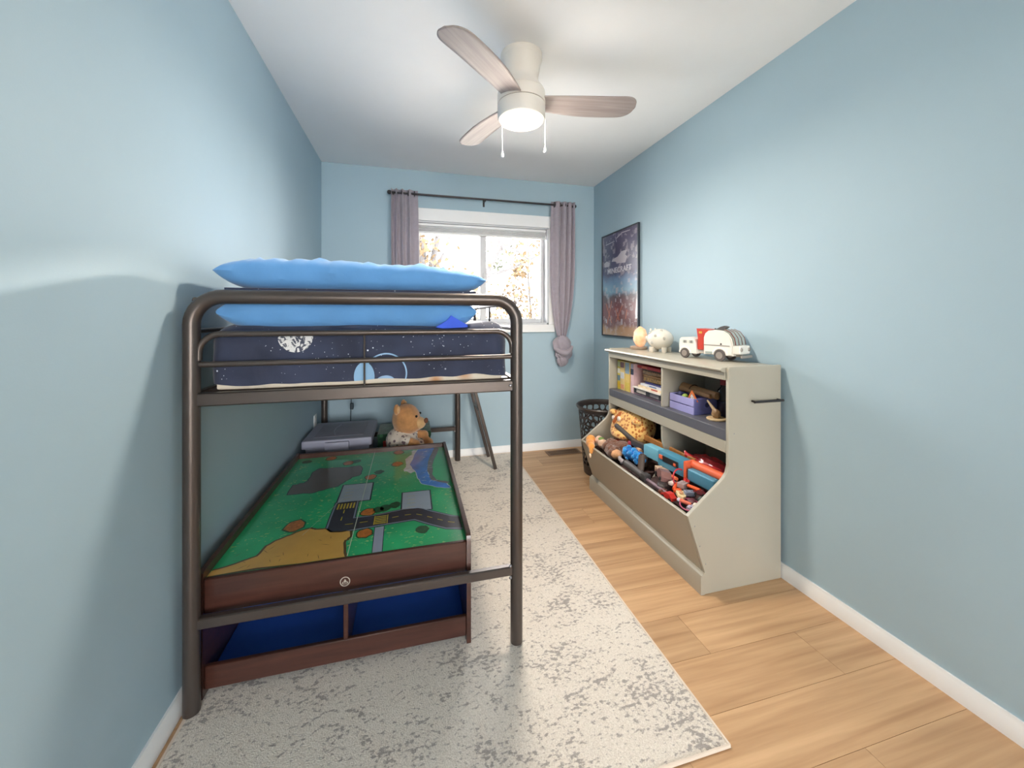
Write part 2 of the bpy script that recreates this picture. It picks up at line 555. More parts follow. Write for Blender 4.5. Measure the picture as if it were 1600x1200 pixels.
# pendant lamp added in the unseen hall, for fill light
HL = (0.5, -1.05, 1.75)
hl = thing('fill_lamp', 'white globe pendant lamp added unseen in the hall for fill light', 'lamp', HL)
hbz = B(); add_lathe(hbz, [(0.06, 0.69), (0.06, 0.67), (0.012, 0.66), (0.006, 0.65), (0.006, 0.17), (0.03, 0.165), (0.035, 0.14)], seg=20); obj('stem', hbz, fan_m, hl)
hd = B(); add_sphere(hd, (0, 0, 0), 0.14, u=28, v=18); obj('globe', hd, lens_m, hl)
light('fill_bulb', 'POINT', (HL[0], HL[1] + 0.17, HL[2]), 4.0, (1.0, 0.95, 0.89), shadow_soft_size=0.16)  # fill light of the added hall lamp

# ------------------------------------------------------------------ outside
gm = M('outdoor_ground', (222, 218, 210), 0.9, var=0.1, vs_=1.5)
gb_ = B(); bx(gb_, -40, 40, -40, 60, -0.6, -0.5)
struct('ground', gb_, gm, 'pale leaf-strewn ground outside the window')
bark_m = M('pale_bark', (74, 72, 74), 0.9, var=0.25, vs_=12, bump=0.5, bs=30)
gold_m = M('golden_leaf', (88, 71, 48), 0.8, var=0.25, vs_=3)
pine_m = M('grey_green_leaf', (72, 76, 64), 0.8, var=0.25, vs_=3)
def leaves(bm, c, rad, n, size, rng):
    for _ in range(n):
        d = Vector((rng.gauss(0, 1), rng.gauss(0, 1), rng.gauss(0, 0.8))) * rad * 0.5
        p = Vector(c) + d
        a = Vector((rng.uniform(-1, 1), rng.uniform(-1, 1), rng.uniform(-1, 1))).normalized() * size
        b = a.cross(Vector((rng.uniform(-1, 1), rng.uniform(-1, 1), rng.uniform(-1, 1)))).normalized() * size * 0.6
        v = [bm.verts.new(p + q) for q in (a, b, -a, -b)]
        bm.faces.new(v)
def tree(label, base, branches, clumps, leaf_m, seed, n=160, size=0.07):
    rng = random.Random(seed)
    t = thing('tree', label, 'tree', base, group='trees outside the window')
    bm = B()
    for pts, r in branches:
        k = len(pts)
        add_tube(bm, pts, [r * (1 - 0.75 * i / max(1, k - 1)) for i in range(k)], 8)
    obj('trunk', bm, bark_m, t)
    bm = B()
    for c, rad in clumps:
        leaves(bm, c, rad, n, size, rng)
    f = obj('foliage', bm, leaf_m, t, smooth=False)
    f['kind'] = 'stuff'
def trunk(h, lean, rng_seed, n=6):
    r = random.Random(rng_seed)
    return [(lean * i / n + r.uniform(-0.05, 0.05), r.uniform(-0.05, 0.05), h * i / n) for i in range(n + 1)]
tree('leaning pale tree with forked bare branch in left window pane', (0.2, 9.0, -0.5),
     [(trunk(5.2, 2.9, 1), 0.11), ([(1.35, 0, 2.6), (2.2, 0.1, 2.9), (3.2, 0.2, 3.4)], 0.05), ([(1.9, 0, 3.3), (1.6, 0.3, 4.2), (1.7, 0.4, 5.0)], 0.05)],
     [((2.4, 0, 3.2), 0.4), ((0.9, 0, 2.4), 0.5), ((3.1, 0.2, 3.5), 0.4)], gold_m, 3, 70)
tree('thick upright pale tree at left edge of the window', (0.15, 8.0, -0.5),
     [(trunk(5.5, 0.05, 2), 0.17), (trunk(5.0, 0.5, 5), 0.11), ([(0.05, 0, 2.2), (0.5, 0, 3.0), (0.9, 0, 4.2)], 0.05)],
     [((0.2, -0.3, 2.2), 0.6), ((0.6, -0.2, 2.0), 0.5), ((0, -0.2, 3.0), 0.5)], gold_m, 8, 150)
tree('small golden leafed tree in middle of right window pane', (2.75, 10.5, -0.5),
     [(trunk(3.0, 0.1, 9), 0.06), ([(0, 0, 1.2), (0.6, 0, 1.9)], 0.03), ([(0, 0, 1.4), (-0.6, 0.1, 2.0)], 0.03)],
     [((0.1, 0, 2.4), 0.5), ((0, 0, 1.9), 0.8), ((-0.5, 0, 1.7), 0.7), ((0.5, 0, 1.6), 0.7), ((0.2, 0, 3.0), 0.25)], gold_m, 12, 130)
tree('grey-green tree with thin twigs high in right window pane', (3.6, 11.0, -0.5),
     [(trunk(5.6, -0.4, 13), 0.05), ([(-0.2, 0, 3.4), (-1.0, 0, 3.9), (-1.5, 0, 4.0)], 0.025), ([(-0.2, 0, 3.8), (0.5, 0, 4.6)], 0.025), ([(-0.1, 0, 2.8), (0.6, 0, 3.3)], 0.025)],
     [((-0.8, 0, 3.8), 0.6), ((0.4, 0, 4.4), 0.5), ((0.6, 0, 3.2), 0.4), ((-1.2, 0, 3.2), 0.35)], pine_m, 15, 90)
tree('low golden shrub-like tree at lower right of the window', (4.0, 10.0, -0.5),
     [(trunk(2.4, 0.1, 19), 0.05), ([(0, 0, 1.0), (0.5, 0, 1.6)], 0.03), ([(0, 0, 0.9), (-0.5, 0, 1.5)], 0.03)],
     [((0, 0, 1.6), 0.8), ((-0.6, 0, 1.3), 0.7), ((0.5, 0, 1.4), 0.7), ((0.1, 0, 2.2), 0.4)], gold_m, 21, 170)

# ------------------------------------------------------------------ rug
rg = B()
nx, ny = 60, 96
RX0, RX1, RY0, RY1 = -0.655, 0.866, 0.898, 3.325
grid = {}
for i in range(nx + 1):
    for j in range(ny + 1):
        x = RX0 + (RX1 - RX0) * i / nx; yy = RY0 + (RY1 - RY0) * j / ny
        e = 0.009 + 0.0012 * noise.noise(Vector((x * 9, yy * 9, 0)))
        if i in (0, nx) or j in (0, ny):
            e = 0.006
        grid[i, j] = rg.verts.new((x, yy, e))
for i in range(nx):
    for j in range(ny):
        rg.faces.new((grid[i, j], grid[i + 1, j], grid[i + 1, j + 1], grid[i, j + 1]))
be = [e for e in rg.edges if e.is_boundary]
ex = bmesh.ops.extrude_edge_only(rg, edges=be)
for v in ex['geom']:
    if isinstance(v, bmesh.types.BMVert):
        v.co.z = 0.0005
rug = thing('rug', 'cream area rug with distressed grey pattern on the oak floor', 'rug', (0, 0, 0))
obj('pile', rg, rug_m, rug)
hm = B()
rim = [(RX0, RY0), (RX1, RY0), (RX1, RY1), (RX0, RY1), (RX0, RY0)]
for (x0, y0), (x1, y1) in zip(rim, rim[1:]):
    add_tube(hm, [(x0, y0, 0.0055), (x1, y1, 0.0055)], 0.005, 6)
obj('bound_edge', hm, M('rug_binding', (214, 200, 186), 0.9), rug)

# ------------------------------------------------------------------ loft bed
BY0, BY1, BXL, BXR = 1.384, 3.25, -0.645, 0.378
RZ = 0.0095
bed = thing('loft_bed', 'dark bronze metal loft bed frame with curved end rails and ladder', 'bed', (BXR, BY0, RZ))
def world_tube(name, pts, r, seg=16, parent=bed, mat=bed_m):
    b = B(); add_tube(b, pts, r, seg)
    return obj(name, b, mat, parent, world=True)
def arc(cx, cz, r, a0, a1, yy, n=9):
    return [(cx + r * math.cos(a0 + (a1 - a0) * i / n), yy, cz + r * math.sin(a0 + (a1 - a0) * i / n)) for i in range(n + 1)]
for yy in (BY0, BY1):
    R = 0.085; zt = 1.272
    pts = [(BXR, yy, RZ), (BXR, yy, 0.5), (BXR, yy, 1.0)] + arc(BXR - R, zt - R, R, 0, PI / 2, yy) + arc(BXL + R, zt - R, R, PI / 2, PI, yy) + [(BXL, yy, 1.0), (BXL, yy, RZ)]
    world_tube('end_hoop', pts, 0.0225, 20)
    R2 = 0.06; z2 = 1.157
    pts = [(BXR - 0.018, yy, z2 - R2 - 0.02)] + arc(BXR - 0.018 - R2, z2 - R2, R2, 0, PI / 2, yy) + arc(BXL + 0.018 + R2, z2 - R2, R2, PI / 2, PI, yy) + [(BXL + 0.018, yy, z2 - R2 - 0.02)]
    world_tube('guard_rail', pts, 0.0095, 12)
    world_tube('cross_rail', [(BXL, yy, 1.064), (BXR - 0.01, yy, 1.064)], 0.009, 12)
    world_tube('spindle', [((BXL + BXR) / 2 - 0.018, yy, 0.975), ((BXL + BXR) / 2 - 0.018, yy, 1.155)], 0.0032, 8)
    for z0, z1, nm in ((0.937, 0.978, 'end_beam'), (0.26, 0.294, 'lower_beam')):
        b = B(); bx(b, BXL + 0.01, BXR - 0.015, yy - 0.012, yy + 0.012, z0, z1, 0.004)
        o = obj(nm, b, bed_m, bed, world=True)
        for s in ((-1,) if nm == 'end_beam' else (-1, 1)):
            b = B(); add_sphere(b, (BXR - 0.026, yy - 0.013, (z0 + z1) / 2 + s * 0.021 + (0.022 if nm == 'end_beam' else 0)), 0.006, (1, 0.6, 1), u=8, v=6); obj('bolt', b, chrome_m, bed, world=True)
for xx in (BXR, BXL):
    b = B(); bx(b, xx - 0.012, xx + 0.012, BY0 + 0.02, BY1 - 0.02, 0.937, 0.978, 0.004); obj('side_beam', b, bed_m, bed, world=True)
    ye = 2.354
    world_tube('side_guard', [(xx, BY0 + 0.02, 1.262), (xx, ye - 0.03, 1.262), (xx, ye - 0.008, 1.255), (xx, ye, 1.235), (xx, ye, 0.975)], 0.009, 10)
    world_tube('side_rail', [(xx, BY0 + 0.02, 1.166), (xx, ye, 1.166)], 0.008, 10)
    world_tube('side_spindle', [(xx, 1.894, 0.975), (xx, 1.894, 1.262)], 0.005, 8)
for k in range(12):
    yy = BY0 + 0.1 + k * 0.155
    b = B(); bx(b, BXL + 0.012, BXR - 0.012, yy - 0.02, yy + 0.02, 0.966, 0.974); obj('slat', b, bed_m, bed, world=True)
for yy in (2.985, 3.265):
    b = B()
    pr = Vector((0.645, yy, RZ)); tp = Vector((0.398, yy, 0.95))
    d = (tp - pr)
    ang = math.atan2(d.x, d.z)
    add_box(b, (pr + tp) / 2, (0.026, 0.018, d.length), Matrix.Rotation(ang, 4, 'Y'), 0.004)
    obj('ladder_leg', b, bed_m, bed, world=True)
for q in (0.22, 0.5, 0.78):
    x = 0.645 + (0.398 - 0.645) * q; z = RZ + (0.95 - RZ) * q
    if q != 0.22:
        b = B(); bx(b, x - 0.014, x + 0.014, 2.99, 3.26, z - 0.008, z + 0.008, 0.003); obj('rung', b, bed_m, bed, world=True)

# mattress, quilt, pillows
def wavy(o_bm, amp, freq, seed=0.0):
    for v in o_bm.verts:
        n = noise.noise_vector(v.co * freq + Vector((seed, seed, seed)))
        v.co += n * amp
def slab(x0, x1, y0, y1, z0, z1, bev, cuts, amp, freq, seed=0, seg=4):
    b = B(); bx(b, x0, x1, y0, y1, z0, z1, bev, seg)
    bmesh.ops.triangulate(b, faces=[f for f in b.faces if len(f.verts) > 4])
    es = [e for e in b.edges if e.calc_length() > 0.12]
    bmesh.ops.subdivide_edges(b, edges=es, cuts=cuts, use_grid_fill=True)
    wavy(b, amp, freq, seed)
    return b
mb = slab(-0.600, 0.335, 1.43, 3.20, 0.976, 1.13, 0.012, 10, 0.002, 5)
st = NT('tan_white_sheet'); st.b.inputs['Roughness'].default_value = 0.85
st.base(st.ramp(st.noise(st.coord(), 4.5, 2), 'Fac', [(0.46, lin((196, 140, 92))), (0.54, lin((226, 214, 196)))]))
sheet_m = st.m
mo = tag(obj('mattress', mb, sheet_m), 'thin mattress in tan sheet resting in the loft bed frame', 'mattress')

def quilt():
    # rounded drape over the mattress: one closed grid in box form
    nx, ny, nz = 70, 90, 16
    x0, x1, y0, y1, z0, z1 = -0.622, 0.356, 1.412, 3.19, 0.993, 1.176
    b = B()
    vmap = {}
    R = 0.06
    def P(i, j, k):
        key = (i, j, k)
        if key in vmap:
            return vmap[key]
        x = x0 + (x1 - x0) * i / nx; yy = y0 + (y1 - y0) * j / ny; z = z0 + (z1 - z0) * k / nz
        c = Vector((min(max(x, x0 + R), x1 - R), min(max(yy, y0 + R), y1 - R), min(z, z1 - R)))
        d = Vector((x, yy, z)) - c
        if d.length > 1e-6:
            dd = max(abs(d.x), abs(d.y), abs(d.z))
            d = d.normalized() * dd
        p = c + d
        # puff on the top, folds that run down the front
        top = max(0.0, (p.z - (z1 - 0.05)) / 0.05)
        p.z += top * (0.016 * noise.noise(Vector((p.x * 4, p.y * 4, 1))) + 0.012)
        f = noise.noise(Vector((p.x * 16 + p.z * 9, p.y * 2, p.z * 3)))
        p.y -= (1 if j < ny / 2 else -1) * (0.010 * f if j in (0, ny) else 0)
        n = noise.noise_vector(p * 11)
        p += n * 0.006
        if k == 0:
            p.z += 0.010 * noise.noise(Vector((p.x * 7, p.y * 5, 7)))
        v = b.verts.new(p)
        vmap[key] = v
        return v
    for i in range(nx):
        for j in range(ny):
            b.faces.new((P(i, j, nz), P(i + 1, j, nz), P(i + 1, j + 1, nz), P(i, j + 1, nz)))
    for i in range(nx):
        for k in range(nz):
            for j in (0, ny):
                b.faces.new((P(i, j, k), P(i + 1, j, k), P(i + 1, j, k + 1), P(i, j, k + 1)))
    for j in range(ny):
        for k in range(nz):
            for i in (0, nx):
                b.faces.new((P(i, j, k), P(i, j + 1, k), P(i, j + 1, k + 1), P(i, j, k + 1)))
    return b
qo = tag(obj('quilt', quilt(), space_m), 'navy quilt with stars, moon and helmet print over the mattress', 'quilt')

def pillow(x0, x1, y0, y1, z0, z1, seed, drop=0.0, nu=64, nv=34, ruffle=1.0):
    b = B()
    top, bot = {}, {}
    for i in range(nu + 1):
        for j in range(nv + 1):
            u = -1 + 2 * i / nu; v = -1 + 2 * j / nv
            # crowd the rows towards the rounded edges
            u = math.sin(u * PI / 2 * 0.86) / math.sin(PI / 2 * 0.86); v = math.sin(v * PI / 2 * 0.92) / math.sin(PI / 2 * 0.92)
            fall = drop * max(0.0, (u + 0.2) / 1.2) ** 1.5
            zt1 = z1 - fall
            cz = z0 + (zt1 - z0) * 0.52
            x = (x0 + x1) / 2 + (x1 - x0) / 2 * u * (0.955 + 0.045 * abs(v) ** 2)
            yy = (y0 + y1) / 2 + (y1 - y0) / 2 * v * (0.95 + 0.05 * abs(u) ** 3)
            h = (max(0, 1 - abs(u) ** 10) ** 0.55) * (max(0, 1 - abs(v) ** 6) ** 0.42)
            w = noise.noise(Vector((x * 11 + seed, yy * 7, seed)))
            w2 = abs(noise.noise(Vector((x * 24 + seed, yy * 14, seed + 3))))
            zt = cz + (zt1 - cz) * h * (1 + 0.16 * w * ruffle - 0.14 * w2 * ruffle)
            zb = cz - (cz - z0) * h
            ridge = max(0.0, 1 - abs(v + 0.72) / 0.3)
            zt += ruffle * h * ridge * (0.022 * noise.noise(Vector((x * 15 + seed, 1, seed))) + 0.014 * noise.noise(Vector((x * 37, yy * 20, seed))))
            fr = 0.022 * noise.noise(Vector((x * 13 + seed, 0, seed * 2)))
            top[i, j] = b.verts.new((x, yy + fr * (1 - h * 0.8) * (1 if v < 0 else 0.3), zt))
            bot[i, j] = top[i, j] if (i in (0, nu) or j in (0, nv)) else b.verts.new((x, yy, zb))
    for i in range(nu):
        for j in range(nv):
            b.faces.new((top[i, j], top[i + 1, j], top[i + 1, j + 1], top[i, j + 1]))
            b.faces.new((bot[i, j], bot[i, j + 1], bot[i + 1, j + 1], bot[i + 1, j]))
    return b
lp = thing('pillow', 'lower light blue pillow with royal blue flap, on the space quilt', 'pillow', (-0.18, 1.65, 1.18), group='pillows on the loft bed')
obj('cushion', pillow(-0.60, 0.236, 1.414, 1.87, 1.160, 1.290, 2.0, ruffle=0.5), pillow_m, lp, world=True)
fbm = B()
add_prism(fbm, [(0.085, 1.172), (0.125, 1.196), (0.14, 1.215), (0.165, 1.20), (0.2, 1.18), (0.2, 1.172), (0.11, 1.168)], 'Y', 1.409, 1.43)
fo = obj('case_flap', fbm, flap_m, lp, world=True)
upw = thing('pillow', 'upper light blue pillow with rumpled top above the end rail', 'pillow', (-0.18, 1.65, 1.29), group='pillows on the loft bed')
obj('cushion', pillow(-0.61, 0.272, 1.43, 1.87, 1.296, 1.416, 5.0, 0.028), pillow_m, upw, world=True)
sm_ = B()
add_prism(sm_, [(1.436, 1.304), (1.436, 1.290), (1.46, 1.286), (1.84, 1.286), (1.86, 1.302), (1.84, 1.306), (1.46, 1.306)], 'X', -0.58, 0.235)
obj('printed_border', sm_, space_m, upw, world=True)

# ------------------------------------------------------------------ play table
TX0, TX1, TY0, TY1 = -0.648, 0.214, 1.418, 2.515
tbl = thing('play_table', 'dark wooden play table with printed map top and blue storage bays', 'table', ((TX0 + TX1) / 2, (TY0 + TY1) / 2, RZ))
def tpart(name, mat, *bxs, bev=0.003, parent=tbl):
    b = B()
    for q in bxs:
        bx(b, *q, bev)
    return obj(name, b, mat, parent, world=True)
TT = 0.38
for xx, s in ((TX0, 1), (TX1, -1)):
    b = B()
    x0, x1 = sorted((xx, xx + s * 0.016))
    add_prism(b, [(TY0, RZ), (TY0 + 0.05, RZ), (TY0 + 0.06, RZ + 0.02), (TY1 - 0.06, RZ + 0.02), (TY1 - 0.05, RZ), (TY1, RZ), (TY1, 0.408), (TY0 + 0.022, 0.408), (TY0 + 0.006, 0.402), (TY0, 0.385)], 'X', x0, x1)
    obj('side_panel', b, brown_m, tbl, world=True)
tpart('front_apron', brown_m, (TX0 + 0.016, TX1 - 0.016, TY0 + 0.006, TY0 + 0.022, 0.272, TT + 0.002))
tpart('back_apron', brown_m, (TX0 + 0.016, TX1 - 0.016, TY1 - 0.016, TY1, 0.03, 0.406))
tpart('front_rail', brown_m, (TX0 + 0.016, TX1 - 0.016, TY0 + 0.010, TY0 + 0.026, 0.03, 0.104))
tpart('bay_divider', brown_m, (-0.225, -0.209, TY0 + 0.012, TY1 - 0.016, 0.03, 0.272))
blue_m = M('blue_laminate', (38, 82, 160), 0.45, var=0.06)
tpart('bay_floor', blue_m, (TX0 + 0.016, TX1 - 0.016, TY0 + 0.026, TY1 - 0.016, 0.04, 0.05))
tpart('bay_back', blue_m, (TX0 + 0.016, TX1 - 0.016, TY0 + 0.30, TY0 + 0.308, 0.05, 0.30))
em = B()
cx, cz = -0.218, 0.306
n = 28
ro = [(cx + 0.0165 * math.cos(2 * PI * k / n), cz + 0.0165 * math.sin(2 * PI * k / n)) for k in range(n)]
ri = [(cx + 0.0135 * math.cos(2 * PI * k / n), cz + 0.0135 * math.sin(2 * PI * k / n)) for k in range(n)]
yy = TY0 + 0.0052
A = [em.verts.new((p[0], yy, p[1])) for p in ro]; C_ = [em.verts.new((p[0], yy, p[1])) for p in ri]
for k in range(n):
    em.faces.new((A[k], A[(k + 1) % n], C_[(k + 1) % n], C_[k]))
for pts in ([(-0.006, -0.002), (-0.003, 0.004), (0, 0.009), (0.003, 0.004), (0.006, -0.002), (0.001, -0.002), (0.001, -0.006), (-0.001, -0.006), (-0.001, -0.002)],
            [(-0.0105, -0.006), (-0.007, 0.001), (-0.0045, -0.006)], [(0.0105, -0.006), (0.007, 0.001), (0.0045, -0.006)], [(-0.009, -0.009), (0.009, -0.009), (0.009, -0.0075), (-0.009, -0.0075)]):
    em.faces.new([em.verts.new((cx + p[0], yy, cz + p[1])) for p in pts])
obj('emblem', em, M('emblem_silver', (176, 168, 156), 0.5), tbl, world=True)

def gloss(name, col, var=0.06, vs_=14):
    m = M(name, col, 0.35, var=var, vs_=vs_, coat=0.9)
    m.node_tree.nodes['Principled BSDF'].inputs['Coat Roughness'].default_value = 0.02
    return m
def grass_mat():
    t = NT('printed_grass')
    t.b.inputs['Roughness'].default_value = 0.3
    t.b.inputs['Coat Weight'].default_value = 0.9
    t.b.inputs['Coat Roughness'].default_value = 0.02
    mp = t.coord()
    n = t.noise(mp, 5, 3)
    g = t.ramp(n, 'Fac', [(0.3, lin((22, 162, 104))), (0.7, lin((46, 196, 130)))])
    mpf = t.coord((60, 95, 1))
    f = t.noise(mpf, 1.0, 2)
    p2 = t.noise(mp, 9, 2)
    s = t.math('ADD', (f, 'Fac'), (t.math('MULTIPLY', (p2, 'Fac'), 0.25), 0))
    d = t.ramp(s, 0, [(0.765, (0, 0, 0)), (0.81, (1, 1, 1))])
    dm = t.math('MULTIPLY', (d, 0), 0.75)
    t.base(t.mix((dm, 0), (g, 0), lin((178, 206, 130))))
    return t.m
bb = B(); bx(bb, TX0 + 0.016, TX1 - 0.016, TY0 + 0.022, TY1 - 0.016, TT - 0.012, TT)
board = obj('map_board', bb, grass_mat(), tbl, world=True, smooth=False)
layers = B()
lm = [gloss('print_hill', (104, 96, 96)), gloss('print_sand_edge', (98, 76, 50)), gloss('print_sand', (212, 166, 84)), gloss('print_navy', (30, 36, 62)), gloss('print_parking', (164, 178, 194), 0.03),
      gloss('print_kerb', (132, 148, 172)), gloss('print_asphalt', (44, 48, 64), 0.15, 60), gloss('print_yellow', (208, 186, 48)), gloss('print_path', (162, 170, 190)),
      gloss('print_water', (48, 132, 224), 0.2, 18), gloss('print_foam', (200, 218, 228), 0.2, 40), gloss('print_bank', (110, 104, 108), 0.15, 40), gloss('print_orange_bush', (190, 112, 48), 0.35, 60), gloss('print_green_bush', (26, 86, 54), 0.3, 60),
      gloss('print_line', (196, 214, 196)), gloss('print_field', (40, 178, 114))]
def flat(pts, mi, lay):
    z = TT + 0.0003 * (lay + 1)
    try:
        f = layers.faces.new([layers.verts.new((min(max(p[0], TX0 + 0.018), TX1 - 0.018), min(max(p[1], TY0 + 0.023), TY1 - 0.018), z)) for p in pts])
        f.material_index = mi
    except ValueError:
        pass
def grow(pts, d):
    # offset a closed outline outwards by d
    n = len(pts)
    ar = sum(pts[i][0] * pts[(i + 1) % n][1] - pts[(i + 1) % n][0] * pts[i][1] for i in range(n))
    s = 1 if ar > 0 else -1
    out = []
    for i in range(n):
        p0, p1, p2 = Vector(pts[i - 1]), Vector(pts[i]), Vector(pts[(i + 1) % n])
        a = (p1 - p0).normalized(); b = (p2 - p1).normalized()
        na = Vector((a.y, -a.x)) * s; nb = Vector((b.y, -b.x)) * s
        m = na + nb
        k = d / max(0.4, m.length_squared / 2) if m.length > 1e-6 else d
        out.append(tuple(p1 + m * k * 0.5 * 1.0 if m.length < 1e-6 else p1 + m * (d / max(0.6, (1 + na.dot(nb))))))
    return out
def rough_edge(pts, amp, sub, seed):
    out = []
    n = len(pts)
    r = random.Random(seed)
    for i in range(n):
        a, b = Vector(pts[i]), Vector(pts[(i + 1) % n])
        for k in range(sub):
            p = a.lerp(b, k / sub)
            if k:
                p = p + Vector((r.uniform(-amp, amp), r.uniform(-amp, amp)))
            out.append(tuple(p))
    return out
hill = [(-0.557, 2.01), (-0.561, 2.12), (-0.512, 2.131), (-0.506, 2.171), (-0.506, 2.269), (-0.482, 2.315), (-0.362, 2.299), (-0.278, 2.302), (-0.257, 2.242), (-0.257, 2.176), (-0.299, 2.143), (-0.319, 2.105), (-0.347, 2.048), (-0.415, 2.02), (-0.458, 2.001)]
hill = rough_edge(hill, 0.006, 3, 3)
flat(grow(hill, 0.004), 3, 0); flat(hill, 0, 1)
sand = [(-0.63, 1.47), (-0.57, 1.49), (-0.515, 1.52), (-0.504, 1.579), (-0.471, 1.614), (-0.425, 1.649), (-0.381, 1.667), (-0.364, 1.653), (-0.314, 1.65), (-0.276, 1.625), (-0.229, 1.608), (-0.223, 1.568), (-0.239, 1.549), (-0.233, 1.491), (-0.222, 1.42), (-0.63, 1.42)]
sand = rough_edge(sand[:-1], 0.004, 3, 4) + [sand[-1]]
flat(grow(sand, 0.009), 1, 0); flat(sand, 2, 1)
r = random.Random(4)
for k in range(16):
    x, yv = r.uniform(-0.6, -0.27), r.uniform(1.45, 1.6)
    a = r.uniform(0, PI)
    q = Vector((math.cos(a), math.sin(a))) * r.uniform(0.008, 0.022); pn = Vector((-q.y, q.x)).normalized() * 0.0009
    c = Vector((x, yv))
    flat([tuple(c - q), tuple(c + pn), tuple(c + q), tuple(c - pn)], 1, 2)
for P4 in ([(-0.319, 2.053), (-0.185, 2.049), (-0.182, 1.862), (-0.318, 1.862)], [(-0.037, 1.895), (0.085, 1.892), (0.085, 1.706), (-0.038, 1.715)]):
    flat(grow(P4, 0.006), 3, 0); flat(P4, 4, 1)
    for k in range(4):
        yq = P4[3][1] + 0.03 + k * 0.035
        flat([(P4[0][0] + 0.02, yq), (P4[0][0] + 0.055, yq), (P4[0][0] + 0.055, yq + 0.002), (P4[0][0] + 0.02, yq + 0.002)], 7, 2)
road = [(-0.318, 1.862), (-0.234, 1.862), (-0.231, 1.707), (-0.148, 1.708), (-0.039, 1.727), (0.028, 1.722), (0.057, 1.704), (0.164, 1.622), (0.196, 1.612), (0.196, 1.522), (0.135, 1.538), (0.084, 1.577), (0.014, 1.637), (-0.095, 1.629), (-0.196, 1.619), (-0.264, 1.615), (-0.298, 1.624), (-0.316, 1.65), (-0.318, 1.723)]
flat(grow(road, 0.010), 3, 0); flat(grow(road, 0.006), 5, 1); flat(road, 6, 2)
for k in range(6):
    x0 = -0.310 + k * 0.0128
    flat([(x0, 1.80), (x0 + 0.0064, 1.80), (x0 + 0.0064, 1.85), (x0, 1.85)], 7, 3)
for k in range(5):
    y0 = 1.636 + k * 0.0136
    flat([(-0.143, y0), (-0.098, y0), (-0.098, y0 + 0.0066), (-0.143, y0 + 0.0066)], 7, 3)
for xx in (-0.146, -0.095):
    flat([(xx, 1.632), (xx + 0.003, 1.632), (xx + 0.003, 1.702), (xx, 1.702)], 7, 3)
for (x0, y0), (x1, y1) in (((-0.276, 1.79), (-0.276, 1.76)), ((-0.276, 1.73), (-0.276, 1.70)), ((-0.255, 1.663), (-0.225, 1.663)), ((-0.20, 1.664), (-0.17, 1.666)), ((-0.075, 1.672), (-0.05, 1.676)), ((-0.025, 1.68), (0.0, 1.68)), ((0.022, 1.676), (0.045, 1.662)), ((0.065, 1.645), (0.085, 1.63)), ((0.105, 1.613), (0.125, 1.598)), ((0.145, 1.582), (0.17, 1.57))):
    d = Vector((x1 - x0, y1 - y0)); pn = Vector((-d.y, d.x)).normalized() * 0.0018
    flat([(x0 - pn.x, y0 - pn.y), (x1 - pn.x, y1 - pn.y), (x1 + pn.x, y1 + pn.y), (x0 + pn.x, y0 + pn.y)], 7, 3)
path_ = [(-0.137, 1.610), (-0.104, 1.612), (-0.1, 1.43), (-0.132, 1.43)]
flat(grow(path_, 0.0025), 3, 0); flat(path_, 8, 1)
field = [(0.12, 2.49), (0.2, 2.49), (0.2, 1.95), (0.188, 1.96), (0.124, 2.007), (0.108, 2.081), (0.114, 2.195)]
flat(field, 15, 0)
pond = [(0.041, 2.487), (0.143, 2.497), (0.128, 2.39), (0.094, 2.263), (0.085, 2.125), (0.101, 2.013), (0.171, 1.953), (0.185, 1.893), (0.122, 1.918), (0.052, 1.976), (0.034, 2.047), (0.021, 2.151), (-0.007, 2.247), (0.016, 2.372)]
foam = [(0.041, 2.487), (0.004, 2.46), (-0.03, 2.30), (-0.035, 2.153), (0.0, 2.12), (0.029, 2.149), (0.03, 2.25), (0.04, 2.40)]
bank = [(0.142, 2.497), (0.17, 2.479), (0.114, 2.195), (0.108, 2.081), (0.124, 2.007), (0.188, 1.96), (0.171, 1.948), (0.1, 2.004), (0.085, 2.125), (0.094, 2.263)]
flat(rough_edge(foam, 0.012, 4, 9), 10, 1); flat(grow(rough_edge(pond, 0.004, 3, 6), 0.004), 10, 2); flat(rough_edge(pond, 0.004, 3, 6), 9, 3); flat(rough_edge(bank, 0.004, 3, 5), 11, 4)
r = random.Random(11)
for k in range(26):
    t_ = r.random(); yv = 1.95 + 0.5 * t_
    xm = 0.05 + 0.03 * math.sin(t_ * 3) + (0.04 if yv < 2.0 else 0)
    c = Vector((xm + r.uniform(-0.02, 0.04), yv)); a = r.uniform(-0.8, 1.2)
    q = Vector((math.cos(a), math.sin(a))) * r.uniform(0.01, 0.028); pn = Vector((-q.y, q.x)).normalized() * 0.0016
    flat([tuple(c - q), tuple(c + pn * 1.5), tuple(c + q), tuple(c + pn * 3)], 10, 5)
def bush(c, rx, mi, seed):
    rr = random.Random(seed)
    for s, m_ in ((1.18, 3), (1.0, mi)):
        rr = random.Random(seed)
        flat([(c[0] + rx * s * math.cos(a) * (0.85 + 0.3 * rr.random()), c[1] + rx * 1.15 * s * math.sin(a) * (0.85 + 0.3 * rr.random())) for a in [2 * PI * k / 14 for k in range(14)]], m_ if s == 1.0 else 13, 1 if s > 1 else 2)
for i, c in enumerate([(-0.074, 2.275), (-0.201, 2.123), (-0.176, 1.745), (-0.171, 1.578), (-0.446, 1.705), (-0.343, 2.356), (-0.073, 2.465), (-0.451, 2.46)]):
    bush(c, 0.027 if i != 4 else 0.036, 12, i)
for i, c in enumerate([(-0.165, 2.18), (-0.302, 2.377), (-0.575, 2.437), (-0.136, 1.758), (-0.108, 1.765), (-0.069, 1.782), (0.044, 1.551)]):
    bush(c, 0.021, 13, 20 + i)
